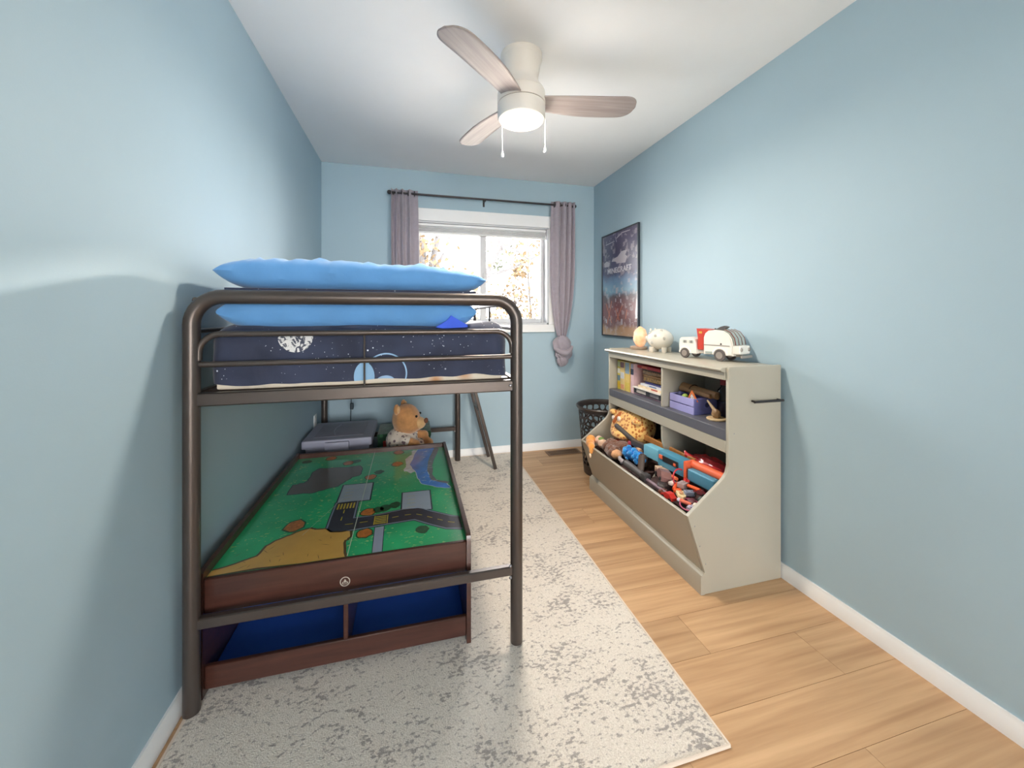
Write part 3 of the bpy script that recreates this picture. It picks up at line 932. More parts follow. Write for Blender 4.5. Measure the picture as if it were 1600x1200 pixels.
flat([(-0.2155, TY0), (-0.2125, TY0), (-0.2125, TY1), (-0.2155, TY1)], 14, 6)
flat([(-0.40, 1.62), (-0.3985, 1.62), (-0.30, 1.90), (-0.3015, 1.90)], 14, 6)
pm_ = mesh_of(layers, False, 'map_print')
for m in lm:
    pm_.materials.append(m)
po = obj('map_print', pm_, None, board)
po.location = tuple(-(Vector(tbl.location)))
scrap = B(); add_prism(scrap, [(-0.305, 1.436), (-0.288, 1.437), (-0.295, 1.452)], 'Z', 0.0, 0.004)
tag(obj('paper_scrap', scrap, white_m, None, loc=(0, 0.05, 0.051)), 'tiny white paper scrap lying in the blue storage bay', 'paper')

# ------------------------------------------------------------------ storage tote
to = thing('storage_tote', 'slate grey plastic storage tote with snap lid behind the play table', 'tote', (-0.452, 2.87, RZ))
b = B(); add_prism(b, [(-0.165, 0), (0.165, 0), (0.19, 0.385), (-0.19, 0.385)], 'Y', -0.19, 0.19); obj('bin', b, tote_m, to)
b = B(); bx(b, -0.207, 0.207, -0.222, 0.222, 0.372, 0.426, 0.016, 4); lid = obj('lid', b, tote_m, to)
b = B(); bx(b, -0.15, 0.15, -0.155, 0.155, 0.420, 0.428, 0.006, 2); obj('lid_panel', b, M('slate_plastic_dark', (136, 136, 152), 0.5), lid)
b = B(); add_tube(b, [(-0.03, 0.12, 0.428), (-0.05, 0.04, 0.429), (-0.05, -0.04, 0.429), (-0.03, -0.12, 0.428)], 0.003, 6); obj('moulded_rib', b, tote_m, lid)
b = B(); bx(b, -0.07, 0.07, -0.240, -0.216, 0.345, 0.412, 0.006, 2); obj('latch', b, tote_m, to)

# box behind bear, bin under bear, bear
gbx_m = spots_mat('green_leaf_print', (40, 84, 60), (70, 120, 84), 26)
gx = thing('toy_box', 'green leaf-patterned fabric box behind the teddy bear', 'box', (-0.045, 3.06, RZ))
b = B(); bx(b, -0.185, 0.185, -0.14, 0.14, 0, 0.33, 0.008, 2); obj('body', b, gbx_m, gx)
b = B(); bx(b, -0.189, 0.189, -0.144, 0.144, 0.32, 0.36, 0.008, 2); obj('lid', b, gbx_m, gx)
b = B(); bx(b, -0.15, -0.12, -0.150, -0.139, 0.20, 0.31, 0.004); obj('red_tab', b, M('red_fabric', (186, 70, 62), 0.8), gx)
lw = thing('storage_bin', 'low brown bin that the teddy bear sits on', 'bin', (-0.03, 2.74, RZ))
b = B(); bx(b, -0.17, 0.17, -0.15, 0.15, 0, 0.24, 0.01, 2); obj('body', b, brown_m, lw)
b = B(); bx(b, -0.175, 0.175, -0.155, 0.155, 0.225, 0.252, 0.008, 2); obj('lid', b, brown_m, lw)

bear_fur = M('bear_fur', (196, 140, 88), 0.95, var=0.18, vs_=30, bump=0.7, bs=200, sheen=0.5)
bear_pale = M('bear_fur_pale', (218, 176, 124), 0.95, var=0.12, vs_=30, bump=0.5, bs=200, sheen=0.4)
outfit_m = spots_mat('floral_onesie', (216, 204, 190), (112, 92, 96), 40, (0.30, 0.40))
bear = thing('teddy_bear', 'tan teddy bear in white patterned outfit sitting behind play table', 'teddy bear', (-0.06, 2.73, 0.262), math.radians(-16))
def fuse(name, blobs, mat, parent, vox=0.009):
    b = B()
    for c, r, s, *rt in blobs:
        add_sphere(b, c, r, s, rt[0] if rt else None, 14, 9)
    o = obj(name, b, mat, parent)
    m = o.modifiers.new('remesh', 'REMESH'); m.mode = 'VOXEL'; m.voxel_size = vox; m.use_smooth_shade = True
    s_ = o.modifiers.new('smooth', 'SMOOTH'); s_.iterations = 4; s_.factor = 0.6
    return o
fuse('body', [((0.03, 0, 0.255), 0.096, (1.0, 0.95, 1.1)), ((0.045, 0, 0.225), 0.085, (1.1, 1, 0.8)), ((0.0, 0.0, 0.12), 0.09, (0.9, 1, 1)),
              ((0.075, -0.085, 0.125), 0.034, (1.2, 1, 1)), ((0.115, -0.09, 0.115), 0.031, (1.2, 1, 1)), ((0.08, 0.085, 0.13), 0.034, (1.2, 1, 1)), ((0.125, 0.09, 0.125), 0.031, (1.2, 1, 1)),
              ((0.10, -0.075, 0.045), 0.042, (1.3, 1, 0.9)), ((0.10, 0.075, 0.045), 0.042, (1.3, 1, 0.9)),
              ((0.165, -0.08, 0.055), 0.040, (0.85, 1, 1.25)), ((0.165, 0.08, 0.055), 0.040, (0.85, 1, 1.25)),
              ((0.12, 0, 0.225), 0.045, (0.9, 1, 0.8))], bear_fur, bear)
for s in (-1, 1):
    b = B(); add_sphere(b, (-0.012, s * 0.075, 0.335), 0.034, (0.55, 0.9, 1.05)); e = obj('ear', b, bear_fur, bear)
    b = B(); add_sphere(b, (0.002, s * 0.078, 0.335), 0.024, (0.4, 0.9, 1.05)); obj('inner_ear', b, bear_pale, e)
    b = B(); add_sphere(b, (0.112, s * 0.045, 0.285), 0.0085, u=10, v=8); obj('eye', b, M('eye_black', (28, 24, 22), 0.15), bear)
b = B(); add_sphere(b, (0.115, 0, 0.230), 0.048, (1.0, 1.05, 0.85)); mz = obj('muzzle', b, bear_pale, bear)
b = B(); add_sphere(b, (0.165, 0, 0.246), 0.02, (0.7, 1.1, 0.9), u=12, v=8); obj('nose', b, M('nose_brown', (112, 68, 48), 0.6), mz)
fuse('outfit', [((0.0, 0, 0.115), 0.108, (0.98, 1.06, 0.86)), ((0.01, 0, 0.06), 0.108, (1.05, 1.05, 0.65)), ((0.05, -0.085, 0.13), 0.042, (1.2, 1, 1)), ((0.055, 0.085, 0.135), 0.042, (1.2, 1, 1)),
                ((0.085, -0.075, 0.05), 0.052, (1.4, 1, 0.9)), ((0.085, 0.075, 0.05), 0.052, (1.4, 1, 0.9))], outfit_m, bear)

# hanging cord
cd = thing('power_cord', 'thin dark power cord with inline switch hanging under the bed', 'cord', (-0.445, 3.205, 0.02))
b = B(); add_tube(b, [(0, 0, 0.94), (0.004, 0, 0.7), (-0.006, 0.01, 0.45), (-0.012, 0.015, 0.2), (-0.02, 0.02, 0.0)], 0.003, 8)
cord_m = M('teal_black_cord', (32, 50, 60), 0.5)
obj('cable', b, cord_m, cd)
b = B(); bx(b, -0.010, 0.016, -0.008, 0.010, 0.475, 0.525, 0.004); obj('switch', b, cord_m, cd)

# ------------------------------------------------------------------ curtains and rod
rod = thing('curtain_rod', 'thin dark metal curtain rod above the window', 'curtain rod', (0.63, YB - 0.06, 2.222))
b = B(); add_tube(b, [(-0.80, 0, 0), (0.82, 0, 0)], 0.0085, 12); obj('rod', b, rod_m, rod)
for s in (-0.80, 0.82):
    b = B(); add_sphere(b, (s, 0, 0), 0.018, u=14, v=10); obj('finial', b, rod_m, rod)
for x in (-0.77, -0.013, 0.80):
    b = B(); bx(b, x - 0.005, x + 0.005, -0.002, 0.06, -0.016, -0.008); bx(b, x - 0.006, x + 0.006, -0.012, 0.012, -0.016, 0.0)
    bx(b, x - 0.008, x + 0.008, 0.054, 0.06, -0.05, 0.012, 0.002)
    obj('bracket', b, rod_m, rod)
def curtain(label, x0, x1, flip):
    z_top, z_neck = 2.252, 1.03
    c = thing('curtain', label, 'curtain', ((x0 + x1) / 2, YB - 0.06, 1.0), group='mauve grey curtains tied in knots')
    b = B()
    nu, nv = 96, 60
    w0 = (x1 - x0)
    g = {}
    for j in range(nv + 1):
        t = j / nv
        z = z_top + (z_neck - z_top) * t
        k = 1 - 0.66 * max(0, (t - 0.45) / 0.55) ** 2.6
        bulge = 1 + 0.04 * math.sin(min(1, t / 0.8) * PI)
        for i in range(nu + 1):
            u = -0.5 + i / nu
            s = flip * u
            # one broad fold on the inner side, tight folds on the outer side
            ph = (s + 0.5)
            a = 2 * PI * (3.6 * ph ** 1.5 + 0.15)
            amp = (0.024 * (1 - 0.4 * t)) * (0.65 + 0.35 * ph)
            x = u * w0 * k * bulge + flip * (-0.012) * t
            dy = math.sin(a) * amp
            x += 0.006 * math.cos(a) * (1 - t)
            p = Vector((x, dy, z - 1.0))
            p += noise.noise_vector(Vector((x * 14, dy * 5, z * 3))) * 0.004 * t
            g[i, j] = b.verts.new(p)
    for i in range(nu):
        for j in range(nv):
            b.faces.new((g[i, j], g[i + 1, j], g[i + 1, j + 1], g[i, j + 1]))
    o = obj('panel', b, curtain_m, c)
    m = o.modifiers.new('thick', 'SOLIDIFY'); m.thickness = 0.003
    # knot: bundled cloth, a wrap across it and a short tail
    b = B()
    def lump(cx, cy, cz, rx, ry, rz, fr, seed):
        vs_ = add_sphere(b, (0, 0, 0), 1.0, u=36, v=22)
        for v in vs_:
            p = v.co.copy()
            d = 1 + 0.10 * math.sin(fr * math.atan2(p.y, p.x) + 3 * p.z + seed) + 0.08 * noise.noise(p * 2.3 + Vector((seed, 0, 0)))
            v.co = Vector((cx + p.x * rx * d, cy + p.y * ry * d, cz + p.z * rz * (1 + 0.04 * math.sin(seed + 5 * p.x))))
    lump(flip * -0.008, -0.005, -0.045, 0.085, 0.045, 0.085, 6, 0.4)
    lump(flip * 0.006, -0.012, -0.125, 0.078, 0.045, 0.06, 8, 2.0)
    lump(flip * -0.006, -0.008, -0.18, 0.052, 0.045, 0.062, 7, 3.3)
    obj('knot', b, curtain_m, c)
    b = B()
    pts = [Vector((flip * (-0.085 + 0.17 * q), -0.012 - 0.062 * math.sin(PI * q), -0.075 - 0.055 * math.sin(PI * q * 0.9) + 0.03 * q)) for q in [i / 14 for i in range(15)]]
    add_tube(b, pts, [0.014 + 0.012 * math.sin(PI * i / 14) for i in range(15)], 10)
    obj('wrap', b, curtain_m, c)
    for q in range(3):
        b = B()
        xx = -flip * w0 / 2 + flip * (0.028 + q * 0.05)
        ring = [(xx + 0.004 * math.cos(a) * 0, -0.03 + 0.0, 1.222 + 0) for a in (0,)]
        pts = [(xx + 0.004, 0.0 + 0.020 * math.cos(2 * PI * i / 20) - 0.004, 1.222 + 0.020 * math.sin(2 * PI * i / 20)) for i in range(21)]
        add_tube(b, pts, 0.004, 8)
        obj('grommet', b, rod_m, c)
curtain('left mauve-grey curtain partly hidden behind the blue pillows', -0.156, 0.052, -1)
curtain('right mauve-grey curtain tied in a knot near the poster', 1.222, 1.446, 1)

# ------------------------------------------------------------------ ceiling fan
fan = thing('ceiling_fan', 'white flush ceiling fan with three whitewashed blades and lit lamp', 'ceiling fan', (0.504, 1.757, 2.135))
b = B(); add_lathe(b, [(0.098, 0.305), (0.098, 0.282), (0.096, 0.278), (0.093, 0.275), (0.086, 0.235), (0.079, 0.20), (0.080, 0.18), (0.092, 0.158), (0.106, 0.140), (0.112, 0.128)], seg=48); obj('canopy', b, fan_m, fan)
b = B(); add_lathe(b, [(0.112, 0.127), (0.113, 0.12), (0.113, 0.078), (0.112, 0.074)], seg=48); obj('motor_housing', b, fan_m, fan)
b = B(); add_lathe(b, [(0.109, 0.0735), (0.109, 0.071)], seg=48); obj('seam', b, M('seam_grey', (120, 112, 104), 0.6), fan)
b = B()
add_lathe(b, [(0.112, 0.07), (0.1125, 0.06), (0.1115, 0.012), (0.106, 0.003), (0.094, 0.003), (0.092, 0.012)], seg=48, cap=False)
lk_ = obj('light_kit', b, fan_m, fan)
b = B(); add_lathe(b, [(0.103, 0.002), (0.100, -0.004), (0.088, -0.008), (0.074, -0.006), (0.068, 0.0)], seg=48, cap=False)
ring_t = NT('lit_lens_ring'); ring_t.b.inputs['Base Color'].default_value = (1, 0.9, 0.8, 1); ring_t.b.inputs['Emission Color'].default_value = (1.0, 0.80, 0.60, 1); ring_t.b.inputs['Emission Strength'].default_value = 0.75
obj('lens_ring', b, ring_t.m, lk_)
b = B(); add_lathe(b, [(0.072, 0.002), (0.06, -0.001), (0.05, -0.004), (0.02, -0.006), (0.004, -0.006)], seg=48); obj('lens', b, lens_m, lk_)
light('fan_bulb_glow', 'POINT', (0.504, 1.757, 2.060), 10.0, (1.0, 0.89, 0.76), shadow_soft_size=0.10)
light('fan_bulb', 'AREA', (0.504, 1.757, 2.120), 27.0, (1.0, 0.87, 0.72), (0, 0, 0), shape='DISK', size=0.16)
for k, a in enumerate((-9, 111, 226)):
    b = B()
    nu, nv = 60, 10
    L0, L1 = 0.095, 0.552
    g = {}
    for i in range(nu + 1):
        t = i / nu
        r = L0 + (L1 - L0) * t
        wd = 0.050 + 0.020 * math.sin(min(1, t / 0.6) * PI / 2)
        if t > 0.80:
            q = (t - 0.80) / 0.20
            wd *= math.sqrt(max(0.0, 1 - q ** 3.2)) * 0.98 + 0.02
        for j in range(nv + 1):
            s = -1 + 2 * j / nv
            yy = s * wd + 0.010 * math.sin(t * PI) - (0.012 * t * t)
            g[i, j] = b.verts.new((r, yy, -0.16 * yy + 0.002 * math.sin(PI * t)))
    for i in range(nu):
        for j in range(nv):
            b.faces.new((g[i, j], g[i + 1, j], g[i + 1, j + 1], g[i, j + 1]))
    o = obj('blade', b, blade_m, fan, loc=(0, 0, 0.086), rot=(0, 0, math.radians(a)))
    m = o.modifiers.new('thick', 'SOLIDIFY'); m.thickness = 0.006; m.offset = 0
for (x, yv, z0, z1) in ((-0.098, -0.022, -0.16, 0.02), (0.108, -0.03, -0.12, 0.02)):
    b = B(); add_tube(b, [(x, yv, z1), (x, yv, z0)], 0.0011, 6); ch = obj('pull_chain', b, white_m, fan)
    b = B(); add_lathe(b, [(0.002, 0.0), (0.004, -0.008), (0.0075, -0.022), (0.0065, -0.03), (0.001, -0.031)], (x, yv, z0), 12); obj('pull', b, white_m, ch)

# ------------------------------------------------------------------ poster
po_ = thing('wall_poster', 'framed dark night scene poster on the right blue wall', 'poster', (XR, 2.872, 1.045))
PW, PH = 0.574, 0.88
def poster_mat():
    t = NT('poster_print')
    t.b.inputs['Roughness'].default_value = 0.3
    t.b.inputs['Coat Weight'].default_value = 1.0
    t.b.inputs['Coat Roughness'].default_value = 0.03
    tc = t.n('TexCoord')
    sx = t.n('SeparateXYZ'); t.l(tc, 'Object', sx, 'Vector')
    h = t.math('DIVIDE', (sx, 2), PH)
    n = t.n('TexNoise'); n.inputs['Scale'].default_value = 9; n.inputs['Detail'].default_value = 4; t.l(tc, 'Object', n, 'Vector')
    hh = t.math('ADD', (h, 0), (t.math('MULTIPLY', (t.math('SUBTRACT', (n, 'Fac'), 0.5), 0), 0.16), 0))
    r = t.ramp(hh, 0, [(0.0, lin((190, 156, 122))), (0.07, lin((176, 136, 100))), (0.12, lin((110, 66, 66))), (0.26, lin((118, 62, 62))), (0.38, lin((84, 68, 74))), (0.44, lin((120, 160, 184))), (0.53, lin((104, 136, 170))), (0.60, lin((70, 72, 104))), (0.8, lin((62, 60, 92))), (1.0, lin((84, 78, 108)))])
    v = t.n('TexVoronoi', distance='CHEBYCHEV'); v.inputs['Scale'].default_value = 34; t.l(tc, 'Object', v, 'Vector')
    sp = t.n('SeparateColor'); t.l(v, 'Color', sp, 0)
    f = t.ramp(sp, 0, [(0.78, (0, 0, 0)), (0.84, (1, 1, 1))])
    fm = t.math('MULTIPLY', (f, 0), 0.35)
    t.base(t.mix((fm, 0), (r, 0), lin((196, 186, 190))))
    return t.m
b = B(); bx(b, -0.014, -0.001, -PW / 2 + 0.006, PW / 2 - 0.006, 0.006, PH - 0.006); pr_ = obj('print', b, poster_mat(), po_, smooth=False)
b = B()
bx(b, -0.02, -0.001, -PW / 2, -PW / 2 + 0.01, 0, PH); bx(b, -0.02, -0.001, PW / 2 - 0.01, PW / 2, 0, PH)
bx(b, -0.02, -0.001, -PW / 2 + 0.01, PW / 2 - 0.01, 0, 0.01); bx(b, -0.02, -0.001, -PW / 2 + 0.01, PW / 2 - 0.01, PH - 0.01, PH)
obj('frame', b, M('frame_black', (46, 54, 64), 0.4), po_)
def cloud(pts, mat):
    b = B(); add_prism(b, pts, 'X', -0.0146, -0.0140)
    obj('printed_shape', b, mat, pr_, smooth=False)
pale = M('poster_pale', (178, 172, 182), 0.35, coat=0.8)
cloud([(0.02, 0.61), (-0.1, 0.60), (-0.13, 0.645), (-0.10, 0.665), (-0.13, 0.70), (-0.04, 0.70), (0.02, 0.665), (0.10, 0.655), (0.12, 0.635), (0.06, 0.63)], pale)
cloud([(0.16, 0.60), (0.24, 0.60), (0.25, 0.635), (0.20, 0.65), (0.15, 0.63)], pale)
cloud([(0.22, 0.79), (0.07, 0.80), (0.07, 0.806), (0.22, 0.796)], pale)
cloud([(0.04, 0.825), (-0.05, 0.855), (-0.17, 0.85), (-0.17, 0.843), (-0.05, 0.846), (0.04, 0.816)], pale)
cloud([(0.04, 0.79), (0.034, 0.79), (0.055, 0.84), (0.061, 0.84)], pale)
orange = M('poster_orange', (196, 116, 84), 0.4, coat=0.8)
for q, (y0, y1) in enumerate(((0.2, 0.12), (0.12, 0.22), (0.05, -0.05), (0.0, 0.06), (-0.1, -0.12))):
    cloud([(y0, 0.10 + q * 0.012), (y0 - 0.008, 0.10 + q * 0.012), (y1 - 0.008, 0.30 - q * 0.02), (y1, 0.30 - q * 0.02)], orange)
for (y0, z0, s) in ((0.05, 0.36, 0.03), (0.0, 0.33, 0.02), (0.06, 0.29, 0.018), (0.22, 0.11, 0.02), (-0.03, 0.1, 0.03), (-0.02, 0.28, 0.02)):
    cloud([(y0, z0), (y0 - s, z0), (y0 - s * 0.9, z0 + s * 1.6), (y0 - s * 0.1, z0 + s * 1.6)], pale)
tx = bpy.data.curves.new('poster_title', 'FONT')
tx.body = 'MINECRAFT'; tx.size = 0.062; tx.align_x = 'CENTER'; tx.extrude = 0.0004; tx.space_character = 1.05; tx.offset = 0.0012
tx.materials.append(M('poster_lettering', (196, 194, 204), 0.4, coat=0.6))
tmp_ = bpy.data.objects.new('lettering_curve', tx); COL.objects.link(tmp_)
bpy.context.view_layer.update()
me_ = bpy.data.meshes.new_from_object(tmp_.evaluated_get(bpy.context.evaluated_depsgraph_get()))
bpy.data.objects.remove(tmp_)
to_ = bpy.data.objects.new('lettering', me_); COL.objects.link(to_); to_.parent = pr_
to_.location = (-0.0152, 0.0, 0.535); to_.rotation_euler = (PI / 2, 0, -PI / 2)
to_.scale = (1.1, 1, 1)

# ------------------------------------------------------------------ laundry basket
lbk = thing('laundry_basket', 'dark brown perforated plastic laundry basket between bookcase and back wall', 'basket', (1.452, 2.742, 0.0))
bk_m = M('dark_brown_plastic', (58, 50, 48), 0.4, var=0.08)
def basket_r(z):
    return 0.150 + 0.045 * (z / 0.52)
b = B()
ncol, nrow = 22, 9
z0, z1 = 0.05, 0.495
hgt = (z1 - z0) / (nrow * 0.75 + 0.25)
def jit(c, r_):
    h_ = math.sin(round(c * 4) % (ncol * 4) * 12.9898 + round(r_ * 60) * 78.233) * 43758.5453
    h2 = math.sin(round(c * 4) % (ncol * 4) * 39.346 + round(r_ * 60) * 11.135) * 24634.6345
    return (h_ - math.floor(h_) - 0.5) * 0.5, (h2 - math.floor(h2) - 0.5) * 0.5
def BP(c, z):
    a = 2 * PI * c / ncol
    r_ = basket_r(z)
    return (r_ * math.cos(a), r_ * math.sin(a), z)
for rr_ in range(nrow):
    for cc in range(ncol):
        ccx = cc + (0.5 if rr_ % 2 else 0.0); czz = z0 + hgt * (0.5 + 0.75 * rr_)
        pts = []
        for dx, dz in ((0, 0.5), (0.5, 0.25), (0.5, -0.25), (0, -0.5), (-0.5, -0.25), (-0.5, 0.25)):
            px_, pz_ = ccx + dx, (czz + dz * hgt)
            j = jit(px_, (pz_ - z0) / hgt)
            pts.append((px_ + j[0] * 0.7, min(max(pz_ + j[1] * hgt * 0.5, z0 - 0.01), z1 + 0.01)))
        full = []
        for i in range(6):
            a, c = pts[i], pts[(i + 1) % 6]
            full += [a, ((a[0] + c[0]) / 2, (a[1] + c[1]) / 2)]
        mx = sum(p[0] for p in full) / 12; mz_ = sum(p[1] for p in full) / 12
        inner = []
        for i in range(12):
            p = full[i]
            k = 0.70 if i % 2 == 0 else 0.80
            inner.append((mx + (p[0] - mx) * k, mz_ + (p[1] - mz_) * k))
        A = [b.verts.new(BP(*p)) for p in full]; I_ = [b.verts.new(BP(*p)) for p in inner]
        for i in range(12):
            b.faces.new((A[i], A[(i + 1) % 12], I_[(i + 1) % 12], I_[i]))
bmesh.ops.remove_doubles(b, verts=b.verts, dist=0.0004)
o = obj('lattice_wall', b, bk_m, lbk)
m = o.modifiers.new('thick', 'SOLIDIFY'); m.thickness = 0.003
b = B(); add_lathe(b, [(basket_r(0.485), 0.485), (basket_r(0.5), 0.5), (0.207, 0.508), (0.212, 0.518), (0.206, 0.526), (0.195, 0.522), (0.19, 0.51), (basket_r(0.485) - 0.004, 0.485)], seg=48, cap=False); obj('rim', b, bk_m, lbk)
b = B(); add_lathe(b, [(0.144, 0.001), (0.150, 0.004), (basket_r(0.075), 0.075), (basket_r(0.075) - 0.004, 0.075), (0.146, 0.008)], seg=48); obj('base', b, bk_m, lbk)

# ------------------------------------------------------------------ bookcase with toy bins
KY0, KY1, KXB = 1.42, 2.50, 1.658
KB = thing('toy_bookcase', 'sage grey bookcase with two cubbies over open toy bins', 'bookcase', (1.44, 1.96, 0.0))
def kpart(name, bm, mat=cab_m):
    return obj(name, bm, mat, KB, world=True)
TH = 0.017
prof = [(1.237, 0.0), (1.237, 0.10), (1.151, 0.351), (1.318, 0.478), (1.340, 0.497), (1.355, 0.516), (1.364, 0.548), (1.364, 0.975), (1.372, 0.987), (KXB, 0.987), (KXB, 0.0)]
for y0 in (KY0, KY1 - TH):
    b = B(); add_prism(b, prof, 'Y', y0, y0 + TH)
    bmesh.ops.recalc_face_normals(b, faces=b.faces)
    bmesh.ops.bevel(b, geom=[e for e in b.edges if e.is_boundary is False and abs(e.verts[0].co.y - e.verts[1].co.y) < 1e-5], offset=0.002, segments=1, affect='EDGES')
    kpart('side_panel', b)
b = B()
add_prism(b, [(1.338, 0.972), (1.341, 0.966), (1.350, 0.962), (KXB, 0.962), (KXB, 0.982), (1.346, 0.982), (1.341, 0.979)], 'Y', KY0 + TH, KY1 + 0.012); kpart('top_panel', b)
b = B(); bx(b, 1.356, 1.370, KY0 + TH, KY1 - TH, 0.926, 0.962, 0.002); kpart('apron', b)
b = B(); bx(b, 1.650, 1.656, KY0 + TH, KY1 - TH, 0.06, 0.962); kpart('back_panel', b)
b = B(); bx(b, 1.360, 1.650, KY0 + TH, KY1 - TH, 0.655, 0.703, 0.002); kpart('shelf', b, lip_m)
b = B(); bx(b, 1.362, 1.378, KY0 + TH, KY1 - TH, 0.600, 0.6545, 0.002); kpart('shelf_rail', b)
KD = 1.897
b = B(); bx(b, 1.366, 1.650, KD - 0.008, KD + 0.008, 0.703, 0.926, 0.002); kpart('cubby_divider', b)
b = B(); add_prism(b, [(1.28, 0.10), (1.27, 0.26), (1.385, 0.40), (1.380, 0.47), (1.368, 0.52), (1.366, 0.60), (1.65, 0.655), (1.65, 0.10)], 'Y', KD - 0.008, KD + 0.008); kpart('bin_divider', b)
b = B(); bx(b, 1.24, 1.650, KY0 + TH, KY1 - TH, 0.075, 0.09); kpart('bin_floor', b)
b = B(); add_prism(b, [(1.239, 0.09), (1.153, 0.347), (1.157, 0.351), (1.166, 0.351), (1.254, 0.09)], 'Y', KY0 + TH, KY1 - TH); kpart('bin_front', b)
b = B(); add_prism(b, [(1.218, 0.0), (1.218, 0.076), (1.221, 0.083), (1.229, 0.087), (1.233, 0.094), (1.238, 0.094), (1.238, 0.0)], 'Y', KY0 - 0.001, KY1 + 0.004); kpart('base_moulding', b)
for x, z in ((1.187, 0.304), (1.213, 0.214), (1.243, 0.132), (1.394, 0.688)):
    b = B(); add_sphere(b, (x, KY0, z), 0.0032, (1, 0.4, 1), u=8, v=6); kpart('screw', b, chrome_m)
b = B(); add_tube(b, [(1.482, KY0 - 0.022, 0.829), (1.645, KY0 - 0.022, 0.829)], 0.0058, 10)
for x in (1.492, 1.635):
    add_tube(b, [(x, KY0 + 0.002, 0.829), (x, KY0 - 0.022, 0.829)], 0.0045, 8)
kpart('bar_handle', b, rod_m)

# ---- things on top
TZ = 0.982
def glow_mat():
    t = NT('lit_salt')
    mp = t.coord()
    n = t.noise(mp, 18, 4)
    r = t.ramp(n, 'Fac', [(0.3, lin((246, 170, 118))), (0.7, lin((255, 216, 180)))])
    t.base(r)
    t.l(r, 'Color', t.b, 'Emission Color')
    t.b.inputs['Emission Strength'].default_value = 0.55
    t.b.inputs['Roughness'].default_value = 0.6
    t.bump(n, 'Fac', 0.6, 0.01)
    return t.m
sl = thing('salt_lamp', 'small glowing orange salt lamp on a wooden base atop the bookcase', 'lamp', (1.545, 2.405, TZ))
b = B(); add_lathe(b, [(0.055, 0.0), (0.058, 0.004), (0.058, 0.018), (0.054, 0.022)], seg=24); obj('base', b, wood('lamp_base_wood', (150, 128, 110), (186, 164, 146)), sl)
b = B()
for v in add_sphere(b, (0, 0, 0), 1, u=20, v=14):
    p = v.co.copy()
    d = 1 + 0.12 * noise.noise(p * 2.2)
    v.co = Vector((p.x * 0.048 * d, -0.022 + p.y * 0.044 * d, 0.088 + p.z * 0.070 * d))
obj('salt_rock', b, glow_mat(), sl)

pig_m = M('white_ceramic', (226, 220, 208), 0.25, var=0.03, coat=0.4)
pg = thing('piggy_bank', 'white ceramic piggy bank with grey spots atop the bookcase', 'piggy bank', (1.555, 2.175, TZ), math.radians(118))
b = B(); add_sphere(b, (0, 0, 0.085), 0.068, (1.22, 1.02, 0.98), u=28, v=18); obj('body', b, pig_m, pg)
for sx_ in (-1, 1):
    for sy_ in (-1, 1):
        b = B(); add_lathe(b, [(0.013, 0.0), (0.015, 0.004), (0.017, 0.035)], (sx_ * 0.042, sy_ * 0.032, 0), 14); obj('foot', b, pig_m, pg)
for sy_ in (-1, 1):
    b = B(); add_prism(b, [(-0.012, 0.0), (0.012, 0.0), (0.003, 0.016)], 'X', -0.004, 0.004)
    bmesh.ops.translate(b, vec=(0.048, sy_ * 0.030, 0.137), verts=b.verts); obj('ear', b, pig_m, pg)
b = B(); add_tube(b, [(0.07, 0, 0.085), (0.093, 0, 0.083)], [0.022, 0.020], 14); obj('snout', b, pig_m, pg)
spot_m = M('grey_glaze', (186, 182, 172), 0.3)
for (cx, cy, cz) in ((0.0, 1, 0.35), (-0.6, 0.75, 0.1), (0.6, 0.7, 0.6), (-0.3, 0.5, 0.85), (0.3, 0.9, -0.3)):
    d = Vector((cx, cy, cz)).normalized()
    b = B(); add_sphere(b, (d.x * 0.0816, d.y * 0.0683, 0.085 + d.z * 0.0656), 0.011, (1, 0.35, 1), u=12, v=8); obj('glaze_spot', b, spot_m, pg)

